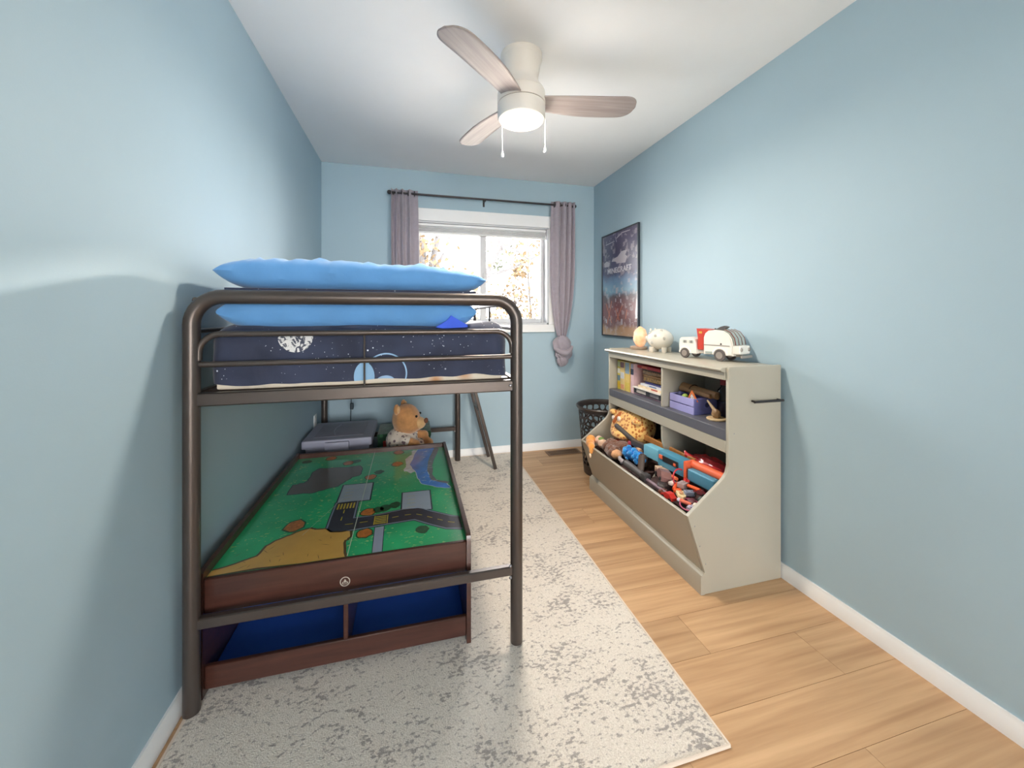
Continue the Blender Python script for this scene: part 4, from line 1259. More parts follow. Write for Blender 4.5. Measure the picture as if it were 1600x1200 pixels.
def truck():
    tw = M('truck_white', (232, 228, 220), 0.35, var=0.02)
    tr_ = M('truck_red', (198, 70, 58), 0.4)
    tire = M('tire_grey', (92, 86, 84), 0.7)
    hub = M('truck_hub', (176, 166, 158), 0.35, metal=0.5)
    tg = M('truck_glass', (168, 178, 172), 0.15)
    dk = M('truck_dark', (84, 82, 84), 0.5)
    t = thing('toy_truck', 'white vintage toy garbage truck with red hopper atop the bookcase', 'toy truck', (1.556, 1.765, TZ), math.radians(106))
    W = 0.05
    b = B(); add_prism(b, [(0.135, 0.028), (0.137, 0.07), (0.133, 0.105), (0.122, 0.114), (0.06, 0.114), (0.045, 0.106), (0.036, 0.085), (0.03, 0.028)], 'Y', -W, W)
    obj('rear_box', b, tw, t)
    for s in (-1, 1):
        for k in range(2):
            for q in range(3):
                b = B(); bx(b, 0.113 - k * 0.038 - q * 0.009 - 0.006, 0.113 - k * 0.038 - q * 0.009, s * W - 0.001, s * W + 0.0012, 0.083, 0.098); obj('vent', b, dk if q == 1 else tg, t)
        for xw, rw in ((0.100, 0.027), (-0.100, 0.030)):
            b = B()
            pr = [(rw * 0.62, -0.007), (rw * 0.95, -0.007), (rw, -0.004), (rw, 0.004), (rw * 0.95, 0.007), (rw * 0.62, 0.007)]
            add_lathe(b, pr, seg=28); bmesh.ops.rotate(b, cent=(0, 0, 0), matrix=Matrix.Rotation(PI / 2, 3, 'X'), verts=b.verts)
            bmesh.ops.translate(b, vec=(xw, s * (W - 0.001), rw), verts=b.verts)
            wh = obj('wheel', b, tire, t)
            b = B(); add_lathe(b, [(rw * 0.6, -0.0085), (rw * 0.45, -0.0095), (rw * 0.2, -0.008), (rw * 0.2, 0.008), (rw * 0.45, 0.0095), (rw * 0.6, 0.0085)], seg=20)
            bmesh.ops.rotate(b, cent=(0, 0, 0), matrix=Matrix.Rotation(PI / 2, 3, 'X'), verts=b.verts)
            bmesh.ops.translate(b, vec=(xw, s * (W - 0.001), rw), verts=b.verts)
            obj('hubcap', b, hub, wh)
            b = B()
            pts = [(xw + (rw + 0.006) * math.cos(a), s * (W - 0.002), rw + (rw + 0.006) * math.sin(a)) for a in [PI * (0.02 + 0.96 * k / 12) for k in range(13)]]
            add_tube(b, pts, 0.007, 8); obj('fender', b, tw, t)
    b = B(); add_prism(b, [(0.030, 0.052), (-0.004, 0.052), (-0.008, 0.110), (-0.045, 0.160), (0.036, 0.165), (0.028, 0.110)], 'Y', -0.042, 0.042); obj('hopper', b, tr_, t)
    b = B(); bx(b, 0.004, 0.022, 0.0421, 0.0432, 0.138, 0.150, 0.0004); obj('hopper_badge', b, M('badge_gold', (210, 160, 70), 0.5), t)
    b = B(); bx(b, 0.034, -0.005, -0.03, 0.03, 0.03, 0.052, 0.004); obj('chassis', b, tw, t)
    b = B()
    add_prism(b, [(-0.008, 0.030), (-0.008, 0.118), (-0.016, 0.140), (-0.034, 0.155), (-0.07, 0.160), (-0.115, 0.156), (-0.142, 0.142), (-0.158, 0.118), (-0.165, 0.085), (-0.165, 0.030)], 'Y', -W, W)
    bmesh.ops.bevel(b, geom=[e for e in b.edges if abs(e.verts[0].co.y - e.verts[1].co.y) < 1e-5], offset=0.006, segments=2, affect='EDGES')
    obj('body', b, tw, t)
    for s in (-1, 1):
        b = B(); bx(b, -0.15, -0.012, s * W - 0.001, s * W + 0.0016, 0.078, 0.082); obj('side_trim', b, hub, t)
        b = B(); add_sphere(b, (-0.105, s * W, 0.088), 0.005, (1, 0.6, 1), u=8, v=6); obj('side_lamp', b, dk, t)
        b = B(); bx(b, -0.065, -0.02, s * W - 0.001, s * W + 0.001, 0.036, 0.046); obj('step', b, tg, t)
    # cab windscreen at the far end: curved glass with dark bars, bonnet, bumper
    b = B(); add_prism(b, [(-0.120, 0.1565), (-0.146, 0.1425), (-0.163, 0.118), (-0.170, 0.085), (-0.178, 0.085), (-0.172, 0.120), (-0.152, 0.149), (-0.122, 0.163)], 'Y', -0.044, 0.044); obj('windscreen', b, tg, t)
    for yv in (-0.044, -0.015, 0.015, 0.044):
        b = B(); add_tube(b, [(-0.120, yv, 0.163), (-0.150, yv, 0.150), (-0.171, yv, 0.121), (-0.178, yv, 0.086)], 0.0026, 6); obj('screen_bar', b, M('truck_maroon', (110, 62, 56), 0.5), t)
    b = B(); bx(b, -0.20, -0.163, -0.046, 0.046, 0.040, 0.084, 0.010, 3); obj('bonnet', b, tw, t)
    b = B(); bx(b, -0.209, -0.203, -0.05, 0.05, 0.022, 0.036, 0.002); bx(b, -0.204, -0.165, -0.02, 0.02, 0.026, 0.034); obj('bumper', b, hub, t)
    for s in (-1, 1):
        b = B(); add_sphere(b, (-0.200, s * 0.034, 0.064), 0.010, (0.6, 1, 1), u=12, v=8); obj('headlamp', b, hub, t)
    b = B(); add_prism(b, [(-0.06, 0.160), (-0.105, 0.158), (-0.128, 0.176), (-0.112, 0.182), (-0.09, 0.176)], 'Y', 0.008, 0.030); obj('roof_hatch', b, dk, t)
    b = B(); add_sphere(b, (-0.045, 0.0, 0.163), 0.005, u=8, v=6); obj('roof_knob', b, dk, t)
truck()

# ---- cubby contents
SZ = 0.7032
def book(label, x0, x1, y0, y1, z0, z1, cover, pages=(226, 220, 206), lying=False, group='books in the left cubby', band=None, rot=0.0):
    # spine faces the room (-x); lying books are thin in z, standing books thin in y
    cx, cy = (x0 + x1) / 2, (y0 + y1) / 2
    t = thing('book', label, 'book', (cx, cy, z0), rot, group)
    hx, hy, h = (x1 - x0) / 2, (y1 - y0) / 2, z1 - z0
    cm = M('cover_%d_%d_%d' % cover, cover, 0.4, var=0.10, vs_=30)
    pm2 = M('paper_%d' % pages[0], pages, 0.9, var=0.06, vs_=60, stretch=(1, 1, 20))
    c = 0.0018
    b = B()
    if lying:
        bx(b, -hx, hx, -hy, hy, 0, c); bx(b, -hx, hx, -hy, hy, h - c, h); bx(b, -hx, -hx + c, -hy, hy, c, h - c)
    else:
        bx(b, -hx, hx, -hy, -hy + c, 0, h); bx(b, -hx, hx, hy - c, hy, 0, h); bx(b, -hx, -hx + c, -hy + c, hy - c, 0, h)
    obj('cover', b, cm, t)
    b = B()
    if lying:
        bx(b, -hx + c, hx - 0.004, -hy + 0.003, hy - 0.003, c, h - c)
    else:
        bx(b, -hx + c, hx - 0.004, -hy + c, hy - c, 0.003, h - 0.003)
    obj('pages', b, pm2, t)
    for (f0, f1, colr) in (band or []):
        b = B()
        m_ = M('band_%d_%d_%d' % colr, colr, 0.45, var=0.1, vs_=80)
        if lying:
            bx(b, -hx - 0.0006, -hx, -hy + 2 * hy * f0, -hy + 2 * hy * f1, h * 0.2, h * 0.8)
        else:
            bx(b, -hx - 0.0006, -hx, -hy * 0.96, hy * 0.96, h * f0, h * f1)
        obj('spine_band', b, m_, t)
    return t
book('thin olive green book standing at far end of left cubby', 1.43, 1.60, 2.466, 2.479, SZ, 0.895, (120, 130, 60))
book('yellow-green paperback with white and orange spine, standing', 1.415, 1.60, 2.428, 2.464, SZ, 0.905, (206, 190, 80), band=[(0.55, 0.72, (214, 216, 206)), (0.3, 0.48, (96, 130, 150)), (0.06, 0.25, (214, 176, 40)), (0.78, 0.95, (176, 190, 150))])
book('cream book with maroon top and yellow foot, standing', 1.415, 1.60, 2.376, 2.425, SZ, 0.902, (222, 200, 140), band=[(0.78, 0.97, (120, 84, 96)), (0.4, 0.62, (208, 214, 220)), (0.05, 0.2, (222, 160, 120))])
book('pale blue and yellow book standing beside the cream book', 1.42, 1.60, 2.318, 2.372, SZ, 0.903, (224, 196, 116), band=[(0.6, 0.98, (140, 166, 184)), (0.05, 0.3, (216, 192, 90))])
book('pink and white book with navy spine panel, standing', 1.425, 1.60, 2.276, 2.312, SZ, 0.898, (222, 190, 196), band=[(0.62, 0.82, (58, 72, 100)), (0.84, 0.97, (180, 176, 190))])
zz = SZ
def lay(label, th, cover, x0=1.415, x1=1.60, y0=1.97, y1=2.262, **k):
    global zz
    book(label, x0, x1, y0, y1, zz, zz + th, cover, lying=True, **k)
    zz += th + 0.0006
lay('thin pink book at the bottom of the lying stack', 0.010, (214, 168, 184), 1.43)
lay('thick black boxed book with white lettering panels in lying stack', 0.034, (46, 46, 52), 1.42, band=[(0.55, 0.9, (196, 186, 178)), (0.1, 0.4, (120, 116, 120))])
lay('wide white hardcover in the middle of the lying stack', 0.007, (226, 222, 214), 1.408, 1.60, 1.968, 2.266)
lay('cream book with red spine print in the lying stack', 0.013, (224, 206, 176), 1.43, band=[(0.2, 0.45, (176, 70, 66))], y0=1.975, y1=2.23)
lay('white book with blue spine print in the lying stack', 0.012, (214, 218, 230), 1.44, band=[(0.3, 0.6, (90, 112, 160))], y0=1.98, y1=2.22)
lay('navy blue book near the top of the lying stack', 0.012, (50, 50, 110), 1.455, y0=1.975, y1=2.19)
def woven(label, th, colr, y0, y1, x0, x1, lid):
    global zz
    t = thing('trinket_box', label, 'box', ((x0 + x1) / 2, (y0 + y1) / 2, zz), group='boxes on the book stack')
    m_ = spots_mat('gilt_%d' % int(th * 1000), colr, (70, 48, 34), 60, (0.2, 0.4))
    hx, hy = (x1 - x0) / 2, (y1 - y0) / 2
    b = B(); bx(b, -hx, hx, -hy, hy, 0, th * 0.66, 0.004); obj('body', b, m_, t)
    b = B(); bx(b, -hx - 0.003, hx + 0.003, -hy - 0.003, hy + 0.003, th * 0.68, th, 0.004); obj('lid', b, lid, t)
    zz += th + 0.0006
woven('gold and brown patterned box on the lying book stack', 0.046, (176, 136, 70), 2.02, 2.22, 1.46, 1.58, M('gilt_brown', (150, 110, 62), 0.5, var=0.3, vs_=60))
woven('dark brown patterned box under the red book', 0.034, (150, 116, 80), 2.03, 2.23, 1.46, 1.58, M('dark_band', (62, 48, 44), 0.5, var=0.3, vs_=40))
lay('red book lying on top of the stack', 0.018, (186, 44, 48), 1.445, 1.6, 2.02, 2.262, band=[(0.55, 0.8, (214, 120, 90))])
book('navy blue book standing against the cubby divider', 1.43, 1.60, 1.918, 1.945, SZ, 0.893, (62, 76, 108), band=[(0.6, 0.85, (120, 130, 150))])

lav_m = M('lavender_paint', (160, 158, 212), 0.55, var=0.04)
cr = thing('wooden_crate', 'small lavender slatted wooden crate in the right cubby', 'crate', (1.487, 1.785, SZ))
for s in (-1, 1):
    b = B(); bx(b, -0.076, 0.076, s * 0.088 - 0.007, s * 0.088 + 0.007, 0, 0.082, 0.001)
    o = obj('end_board', b, M('lavender_paint_shaded', (122, 126, 192), 0.55, var=0.04), cr)  # end boards in darker lavender: the crate's shaded side put into the colour
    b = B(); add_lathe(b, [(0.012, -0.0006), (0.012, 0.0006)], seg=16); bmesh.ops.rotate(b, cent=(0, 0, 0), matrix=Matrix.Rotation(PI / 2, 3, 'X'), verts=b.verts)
    bmesh.ops.translate(b, vec=(0.0, s * 0.0953, 0.048), verts=b.verts); obj('grip_hole_shade', b, M('grip_shadow', (70, 72, 120), 0.8), o)  # dark disc painted on as the shade inside the grip hole
    for z0 in (0.0, 0.043):
        b = B(); bx(b, s * 0.079 - 0.003, s * 0.079 + 0.003, -0.095, 0.095, z0, z0 + 0.038, 0.001); obj('slat', b, lav_m, cr)
b = B(); bx(b, -0.075, 0.075, -0.08, 0.08, 0.0, 0.005); obj('floor_board', b, lav_m, cr)
# things in the crate
kraft = wood('brown_paper', (150, 110, 76), (196, 152, 108), 0.7, (20, 2, 20))
rl = thing('paper_roll', 'rolled brown parchment tied with cord lying across the lavender crate', 'paper roll', (1.487, 1.785, SZ + 0.083))
b = B(); add_tube(b, [(0.015, 0.105, 0.030), (0.01, 0, 0.028), (0.015, -0.15, 0.022)], [0.021, 0.020, 0.019], 16); obj('roll', b, kraft, rl)
b = B(); add_tube(b, [(-0.012, 0.09, 0.022), (-0.012, 0, 0.020), (-0.006, -0.13, 0.016)], [0.014, 0.013, 0.012], 12); obj('outer_layer', b, kraft, rl)
b = B(); add_tube(b, [(0.01 + 0.031 * math.cos(a), 0.012, 0.024 + 0.027 * math.sin(a)) for a in [2 * PI * k / 16 for k in range(17)]], 0.0028, 6); obj('cord', b, M('tan_cord', (96, 66, 46), 0.9), rl)
tri = thing('pennant_card', 'orange triangular card leaning on the front of the crate', 'card', (1.424, 1.722, SZ + 0.068))
b = B(); add_prism(b, [(-0.04, 0.0), (0.04, 0.0), (0.005, 0.055)], 'X', 0.0, 0.004); obj('card', b, M('orange_card', (206, 110, 52), 0.6), tri)
b = B(); add_prism(b, [(-0.022, 0.006), (0.022, 0.006), (0.004, 0.036)], 'X', -0.0008, 0.0); obj('printed_panel', b, spots_mat('card_print', (200, 200, 200), (90, 90, 120), 90), tri)
def lump_toy(name, label, cat, loc, r, s, colr, seed=0, group=None, amp=0.2):
    b = B()
    for v in add_sphere(b, (0, 0, 0), 1, u=16, v=10):
        p = v.co.copy(); d = 1 + amp * noise.noise(p * 2.0 + Vector((seed, 0, 0)))
        v.co = Vector((p.x * r * s[0] * d, p.y * r * s[1] * d, p.z * r * s[2] * d))
    o = obj(name, b, M('toy_%d_%d_%d' % colr, colr, 0.5, var=0.2, vs_=30), None, loc=loc)
    return tag(o, label, cat, group)
lump_toy('toy_ball', 'small lime green ball among the crate contents', 'ball', (1.435, 1.79, SZ + 0.076), 0.016, (1, 1, 1), (150, 176, 80), 1, amp=0.05)
lump_toy('toy_ball', 'small dark blue ball at the far end of the crate', 'ball', (1.44, 1.835, SZ + 0.078), 0.018, (1, 1, 1), (50, 56, 100), 2, amp=0.05)
lump_toy('toy_ball', 'small teal ball tucked under the rolled parchment', 'ball', (1.438, 1.752, SZ + 0.074), 0.014, (1, 1, 1), (60, 120, 140), 3, amp=0.05)

bo = thing('bottle', 'clear dark plastic bottle with red cap beside the lavender crate', 'bottle', (1.540, 1.634, SZ))
b = B(); add_lathe(b, [(0.028, 0.0), (0.031, 0.006), (0.031, 0.11), (0.027, 0.135), (0.015, 0.15), (0.014, 0.165)], seg=24); obj('vessel', b, clear_m, bo)
b = B(); add_lathe(b, [(0.025, 0.004), (0.0285, 0.009), (0.0285, 0.075), (0.02, 0.078)], seg=24); obj('contents', b, M('dark_liquid', (74, 66, 92), 0.3), bo)
b = B(); add_lathe(b, [(0.0165, 0.160), (0.0175, 0.163), (0.0175, 0.186), (0.015, 0.19)], seg=20); obj('cap', b, M('red_cap', (150, 50, 60), 0.4), bo)
cs = B(); add_lathe(cs, [(0.042, 0.0), (0.044, 0.002), (0.044, 0.007), (0.042, 0.009)], (0, 0, 0), 28)
tag(obj('wooden_disc', cs, wood('pale_wood', (196, 170, 130), (222, 198, 158)), None, loc=(1.455, 1.592, SZ)), 'thin pale wooden disc lying at the front of right cubby', 'coaster')
ma = thing('wooden_rattle', 'knobbly brown wooden rattle with stick standing on the pale disc', 'rattle', (1.455, 1.592, SZ + 0.009))
wb_ = wood('knob_wood', (126, 96, 64), (170, 136, 96))
b = B()
for v in add_sphere(b, (0, 0, 0), 1, u=16, v=10):
    p = v.co.copy(); d = 1 + 0.3 * noise.noise(p * 2.6)
    v.co = Vector((p.x * 0.020 * d, p.y * 0.022 * d, 0.020 + p.z * 0.022 * d))
obj('knob', b, wb_, ma)
b = B(); add_tube(b, [(0, 0.004, 0.03), (-0.006, 0.02, 0.05), (-0.012, 0.045, 0.078)], [0.010, 0.007, 0.004], 10); obj('stick', b, M('pale_stick', (196, 172, 140), 0.6), ma)

# ---- toys in the bins
def rotm(a, axis='Z'):
    return Matrix.Rotation(math.radians(a), 4, axis)
gir_m = spots_mat('giraffe_fleece', (244, 196, 116), (190, 108, 44), 52, (0.34, 0.48))
gi = thing('plush_giraffe', 'yellow giraffe-spotted plush pillow leaning in the far toy bin', 'plush toy', (1.395, 2.293, 0.402))
def soft_box(sx, sy, sz, k=3.2, u=30, v=20):
    b = B()
    for q in add_sphere(b, (0, 0, 0), 1, u=u, v=v):
        p = q.co.copy()
        n_ = (abs(p.x) ** k + abs(p.y) ** k + abs(p.z) ** k) ** (1 / k)
        p = p / n_
        q.co = Vector((p.x * sx, p.y * sy, p.z * sz)) * (1 + 0.05 * noise.noise(p * 1.7))
    return b
b = soft_box(0.088, 0.172, 0.122); bmesh.ops.transform(b, matrix=rotm(22, 'Y') @ rotm(-6, 'X'), verts=b.verts); bmesh.ops.translate(b, vec=(0.03, 0, 0.075), verts=b.verts); obj('body', b, gir_m, gi)
eyem = M('plush_white', (236, 226, 216), 0.9)
for yv, zv in ((0.105, 0.115), (0.035, 0.125)):
    b = B(); add_sphere(b, (-0.048, yv, zv), 0.017, (0.6, 1, 1)); obj('eye', b, eyem, gi)
b = B(); add_tube(b, [(-0.06, 0.085, 0.09), (-0.048, 0.065, 0.125), (-0.02, 0.045, 0.165)], [0.010, 0.013, 0.010], 10); obj('mane', b, M('mane_brown', (176, 98, 52), 0.9, bump=0.4), gi)
for yv in (0.15, -0.13):
    b = soft_box(0.025, 0.035, 0.018, 2.2); bmesh.ops.translate(b, vec=(-0.02, yv, 0.145), verts=b.verts); obj('ear', b, gir_m, gi)
b = soft_box(0.05, 0.09, 0.03, 2.4); bmesh.ops.translate(b, vec=(-0.06, -0.01, 0.04), verts=b.verts); obj('paw', b, gir_m, gi)

def curls(c, rad, n, seed, r=0.009):
    rr = random.Random(seed)
    out = []
    for _ in range(n):
        q = Vector((rr.gauss(0, 1), rr.gauss(0, 1), abs(rr.gauss(0, 1)))).normalized()
        out.append(((c[0] + q.x * rad[0], c[1] + q.y * rad[1], c[2] + q.z * rad[2]), rr.uniform(r * 0.7, r * 1.3), (1, 1, 1)))
    return out
def plush(label, loc, colr, blobs, fuzz=0.7, extra=None, vox=0.008):
    t = thing('plush_toy', label, 'plush toy', loc, group='plush toys in the bins')
    m_ = M('fleece_%d_%d_%d' % colr, colr, 0.95, var=0.25, vs_=40, bump=fuzz, bs=120, sheen=0.5)
    fuse('body', blobs, m_, t, vox)
    for nm, bl, cc in (extra or []):
        fuse(nm, bl, M('fleece_%d_%d_%d' % cc, cc, 0.95, var=0.2, vs_=40, bump=fuzz, bs=120), t, vox)
    return t
plush('orange plush animal with paw hanging over the bin front', (1.165, 2.375, 0.33), (240, 158, 74),
      [((0.03, 0.06, 0.035), 0.036, (1, 1.1, 1)), ((0.005, 0.02, 0.025), 0.03, (1, 1.3, 0.9)), ((-0.012, -0.03, 0.028), 0.024, (1, 1.4, 0.9)), ((-0.02, -0.045, 0.005), 0.017, (0.9, 1, 1.8))],
      extra=[('paw_tip', [((-0.027, -0.045, -0.03), 0.014, (0.8, 1, 1.4))], (240, 210, 180))])
plush('small peach and green plush next to the orange animal', (1.235, 2.36, 0.345), (236, 196, 170),
      [((0, 0.03, 0.03), 0.03, (1, 1, 1)), ((0, -0.02, 0.02), 0.035, (1, 1, 0.9))], extra=[('collar', [((0.0, 0.0, 0.045), 0.024, (1.0, 1.0, 0.6))], (120, 150, 84))])
plush('shaggy brown plush dog with curly coat in the far bin', (1.245, 2.205, 0.335), (116, 78, 60),
      [((0.02, 0.04, 0.03), 0.062, (1, 1.2, 0.8)), ((-0.02, -0.03, 0.03), 0.05, (1, 1.1, 0.8)), ((0.05, -0.02, 0.06), 0.045, (1, 1.3, 0.7)), ((-0.03, 0.05, 0.04), 0.03, (1, 1, 1)), ((-0.035, 0.0, 0.05), 0.025, (1, 1, 1))] + curls((0.02, 0.04, 0.03), (0.062, 0.075, 0.05), 60, 5) + curls((-0.02, -0.03, 0.03), (0.05, 0.055, 0.042), 45, 6), 1.0,
      extra=[('muzzle', [((-0.03, -0.075, 0.035), 0.034, (1, 1.1, 0.85))], (216, 164, 122))], vox=0.0045)
def fuzzy_blue():
    t = thing('plush_toy', 'bright blue fluffy plush between the bins', 'plush toy', (1.285, 2.045, 0.36), group='plush toys in the bins')
    rr = random.Random(3)
    b = B()
    for k in range(70):
        q = Vector((rr.gauss(0, 1), rr.gauss(0, 1), rr.gauss(0, 1))).normalized()
        add_sphere(b, (q.x * 0.045 + rr.uniform(-.006, .006), q.y * 0.085, 0.03 + q.z * 0.034), rr.uniform(0.011, 0.016), (1, 1, 1), u=7, v=5)
    obj('pom_fleece', b, M('fleece_blue', (30, 140, 214), 0.9, var=0.2, vs_=60, sheen=0.5), t)
    b = soft_box(0.045, 0.085, 0.034, 2.2); bmesh.ops.translate(b, vec=(0, 0, 0.03), verts=b.verts); obj('body', b, M('fleece_blue_deep', (24, 110, 190), 0.9), t)
fuzzy_blue()
lump_toy('plush_ball', 'yellow-orange plush ball behind the giraffe pillow', 'ball', (1.46, 2.045, 0.44), 0.03, (1, 1.1, 0.9), (224, 160, 70), 4, amp=0.1)
lump_toy('plush_ball', 'dark maroon soft ball beside the shaggy brown dog', 'ball', (1.31, 2.26, 0.385), 0.036, (1, 1.3, 0.7), (150, 66, 54), 5, amp=0.2)
lump_toy('plush_ball', 'cream and grey soft ball near the orange animal', 'ball', (1.28, 2.305, 0.385), 0.03, (1, 1.4, 0.7), (182, 168, 160), 6, amp=0.2)

def stick(name, label, cat, p0, p1, r, mat, ends=None, square=False, group=None):
    p0, p1 = Vector(p0), Vector(p1)
    t = thing(name, label, cat, tuple(p0), group=group)
    d = p1 - p0
    b = B()
    if square:
        q = d.to_track_quat('Z', 'X').to_matrix().to_4x4()
        add_box(b, d / 2, (r * 2, r * 0.9, d.length), q, 0.002)
    else:
        add_tube(b, [(0, 0, 0), tuple(d * 0.5), tuple(d)], r, 14)
    obj('shaft', b, mat, t)
    return t, d
wd_m = wood('toy_wood', (164, 108, 56), (200, 142, 82), 0.5, (8, 8, 2))
dkp = M('dark_grey_plastic', (74, 70, 70), 0.5, var=0.08)
h, d = stick('toy_hammer', 'toy hammer with dark grey handle and wooden head over the plush toys', 'toy hammer', (1.312, 2.30, 0.492), (1.338, 2.12, 0.438), 0.0155, dkp)
b = B(); add_tube(b, [(0, 0, 0), (0.002, 0.010, 0.0)], [0.015, 0.010], 12); obj('pommel', b, M('pommel_brown', (150, 110, 96), 0.6), h)
b = B(); add_tube(b, [(d.x + 0.012, d.y + 0.012, d.z - 0.016), (d.x + 0.0, d.y - 0.035, d.z - 0.012)], [0.024, 0.022], 12); obj('collar', b, dkp, h)
b = B(); add_tube(b, [(d.x - 0.004, d.y - 0.03, d.z - 0.012), (d.x - 0.03, d.y - 0.115, d.z - 0.022)], [0.021, 0.019], 12); obj('wooden_head', b, M('toy_tan_wood', (196, 146, 100), 0.6), h)
stick('wooden_stick', 'long flat wooden stick slanting across both bins', 'stick', (1.405, 2.15, 0.462), (1.425, 1.70, 0.458), 0.016, wd_m, square=True)

# blue and orange toy blaster; built along its own length
P0, P1 = Vector((1.318, 2.03, 0.430)), Vector((1.380, 1.478, 0.428))
bl_t = thing('toy_blaster', 'blue and orange toy blaster lying across the near bin', 'toy blaster', tuple(P0))
ax = (P1 - P0).normalized()
rz = math.atan2(ax.y, ax.x)
bl_t.rotation_euler = (math.radians(0), -math.asin(ax.z), rz)
teal = M('blaster_teal', (78, 142, 170), 0.4, var=0.05)
teal_l = M('blaster_light', (120, 184, 206), 0.4, var=0.05)
coral = M('blaster_orange', (232, 108, 72), 0.4, var=0.05)
def bpart(name, mat, x0, x1, y0, y1, z0, z1, bev=0.008, seg=2):
    b = B(); bx(b, x0, x1, y0, y1, z0, z1, bev, seg)
    return obj(name, b, mat, bl_t)
# local +x runs towards the muzzle, local -y faces the front of the bin
bpart('stock', dkp, -0.075, 0.07, -0.014, 0.014, 0.0, 0.034, 0.008)
bpart('receiver', teal_l, 0.058, 0.185, -0.028, 0.028, -0.018, 0.048, 0.010)
bpart('body', teal, 0.175, 0.365, -0.030, 0.030, -0.030, 0.052, 0.010)
bpart('window', M('blaster_black', (40, 38, 40), 0.4), 0.215, 0.325, -0.033, -0.028, 0.004, 0.034, 0.003)
bpart('slide_tab', coral, 0.19, 0.215, -0.036, -0.022, 0.014, 0.034, 0.003)
bpart('slide_tab', coral, 0.295, 0.31, -0.036, -0.028, 0.008, 0.022, 0.002)
b = B(); add_tube(b, [(0.365, 0.020, 0.036), (0.565, 0.020, 0.036)], [0.022, 0.021], 16); obj('barrel', b, coral, bl_t)
bpart('fore_end', teal, 0.385, 0.545, -0.034, 0.004, -0.032, 0.028, 0.014, 3)
bpart('body_band', coral, 0.360, 0.378, -0.032, 0.034, -0.034, 0.056, 0.006)
b = B(); add_prism(b, [(0.05, -0.01), (0.082, -0.01), (0.066, -0.085), (0.030, -0.082)], 'Y', -0.016, 0.016); bmesh.ops.translate(b, vec=(0, -0.03, 0), verts=b.verts); obj('grip', b, M('grip_brown', (78, 66, 60), 0.6), bl_t)

# grey crossbow-like launcher on the bin lip
gl_ = thing('toy_launcher', 'grey toy launcher with dark tube lying over the bin front edge', 'toy launcher', (1.178, 1.985, 0.375))
b = B(); add_tube(b, [(0.01, -0.01, 0.0), (0.014, -0.095, -0.004), (0.018, -0.17, -0.012)], [0.020, 0.018, 0.019], 14); obj('tube', b, dkp, gl_)
b = B(); add_tube(b, [(0.0, 0.0, 0.004), (-0.008, 0.025, 0.012), (0.006, 0.052, 0.010), (0.02, 0.06, -0.008), (0.012, 0.04, -0.018)], [0.012, 0.011, 0.010, 0.010, 0.009], 10); obj('curved_handle', b, M('launcher_grey', (160, 152, 156), 0.45), gl_)
b = B(); add_tube(b, [(0.03, -0.125, 0.0), (0.055, -0.10, 0.07)], [0.017, 0.019], 12); obj('upright_grip', b, M('grip_brown', (78, 66, 60), 0.6), gl_)
b = B(); bx(b, 0.0, 0.04, -0.205, -0.165, -0.03, 0.006, 0.006, 2); obj('muzzle_block', b, M('launcher_black', (60, 56, 56), 0.5), gl_)
b = B(); add_tube(b, [(0.018, -0.20, -0.018), (0.030, -0.36, -0.028)], 0.0095, 10); obj('rod', b, M('launcher_mauve', (128, 106, 116), 0.5), gl_)

# clear red bag of pieces
rb_ = thing('toy_bag', 'shiny red plastic bag of toy pieces at the back of near bin', 'bag', (1.475, 1.64, 0.415))
b = B()
for v in add_sphere(b, (0, 0, 0), 1, u=26, v=16):
    p = v.co.copy(); dd = 1 + 0.22 * noise.noise(p * 2.6 + Vector((4, 0, 0))) + 0.10 * noise.noise(p * 7)
    v.co = Vector((p.x * 0.055 * dd, p.y * 0.145 * dd, 0.035 + p.z * 0.042 * dd))
rm = M('red_film', (206, 62, 66), 0.2, var=0.35, vs_=14, coat=0.6)
obj('film', b, rm, rb_)
b = B(); add_tube(b, [(-0.03, 0.10, 0.04), (-0.055, 0.125, 0.062), (-0.05, 0.14, 0.075)], [0.022, 0.012, 0.004], 8); obj('tied_end', b, rm, rb_)

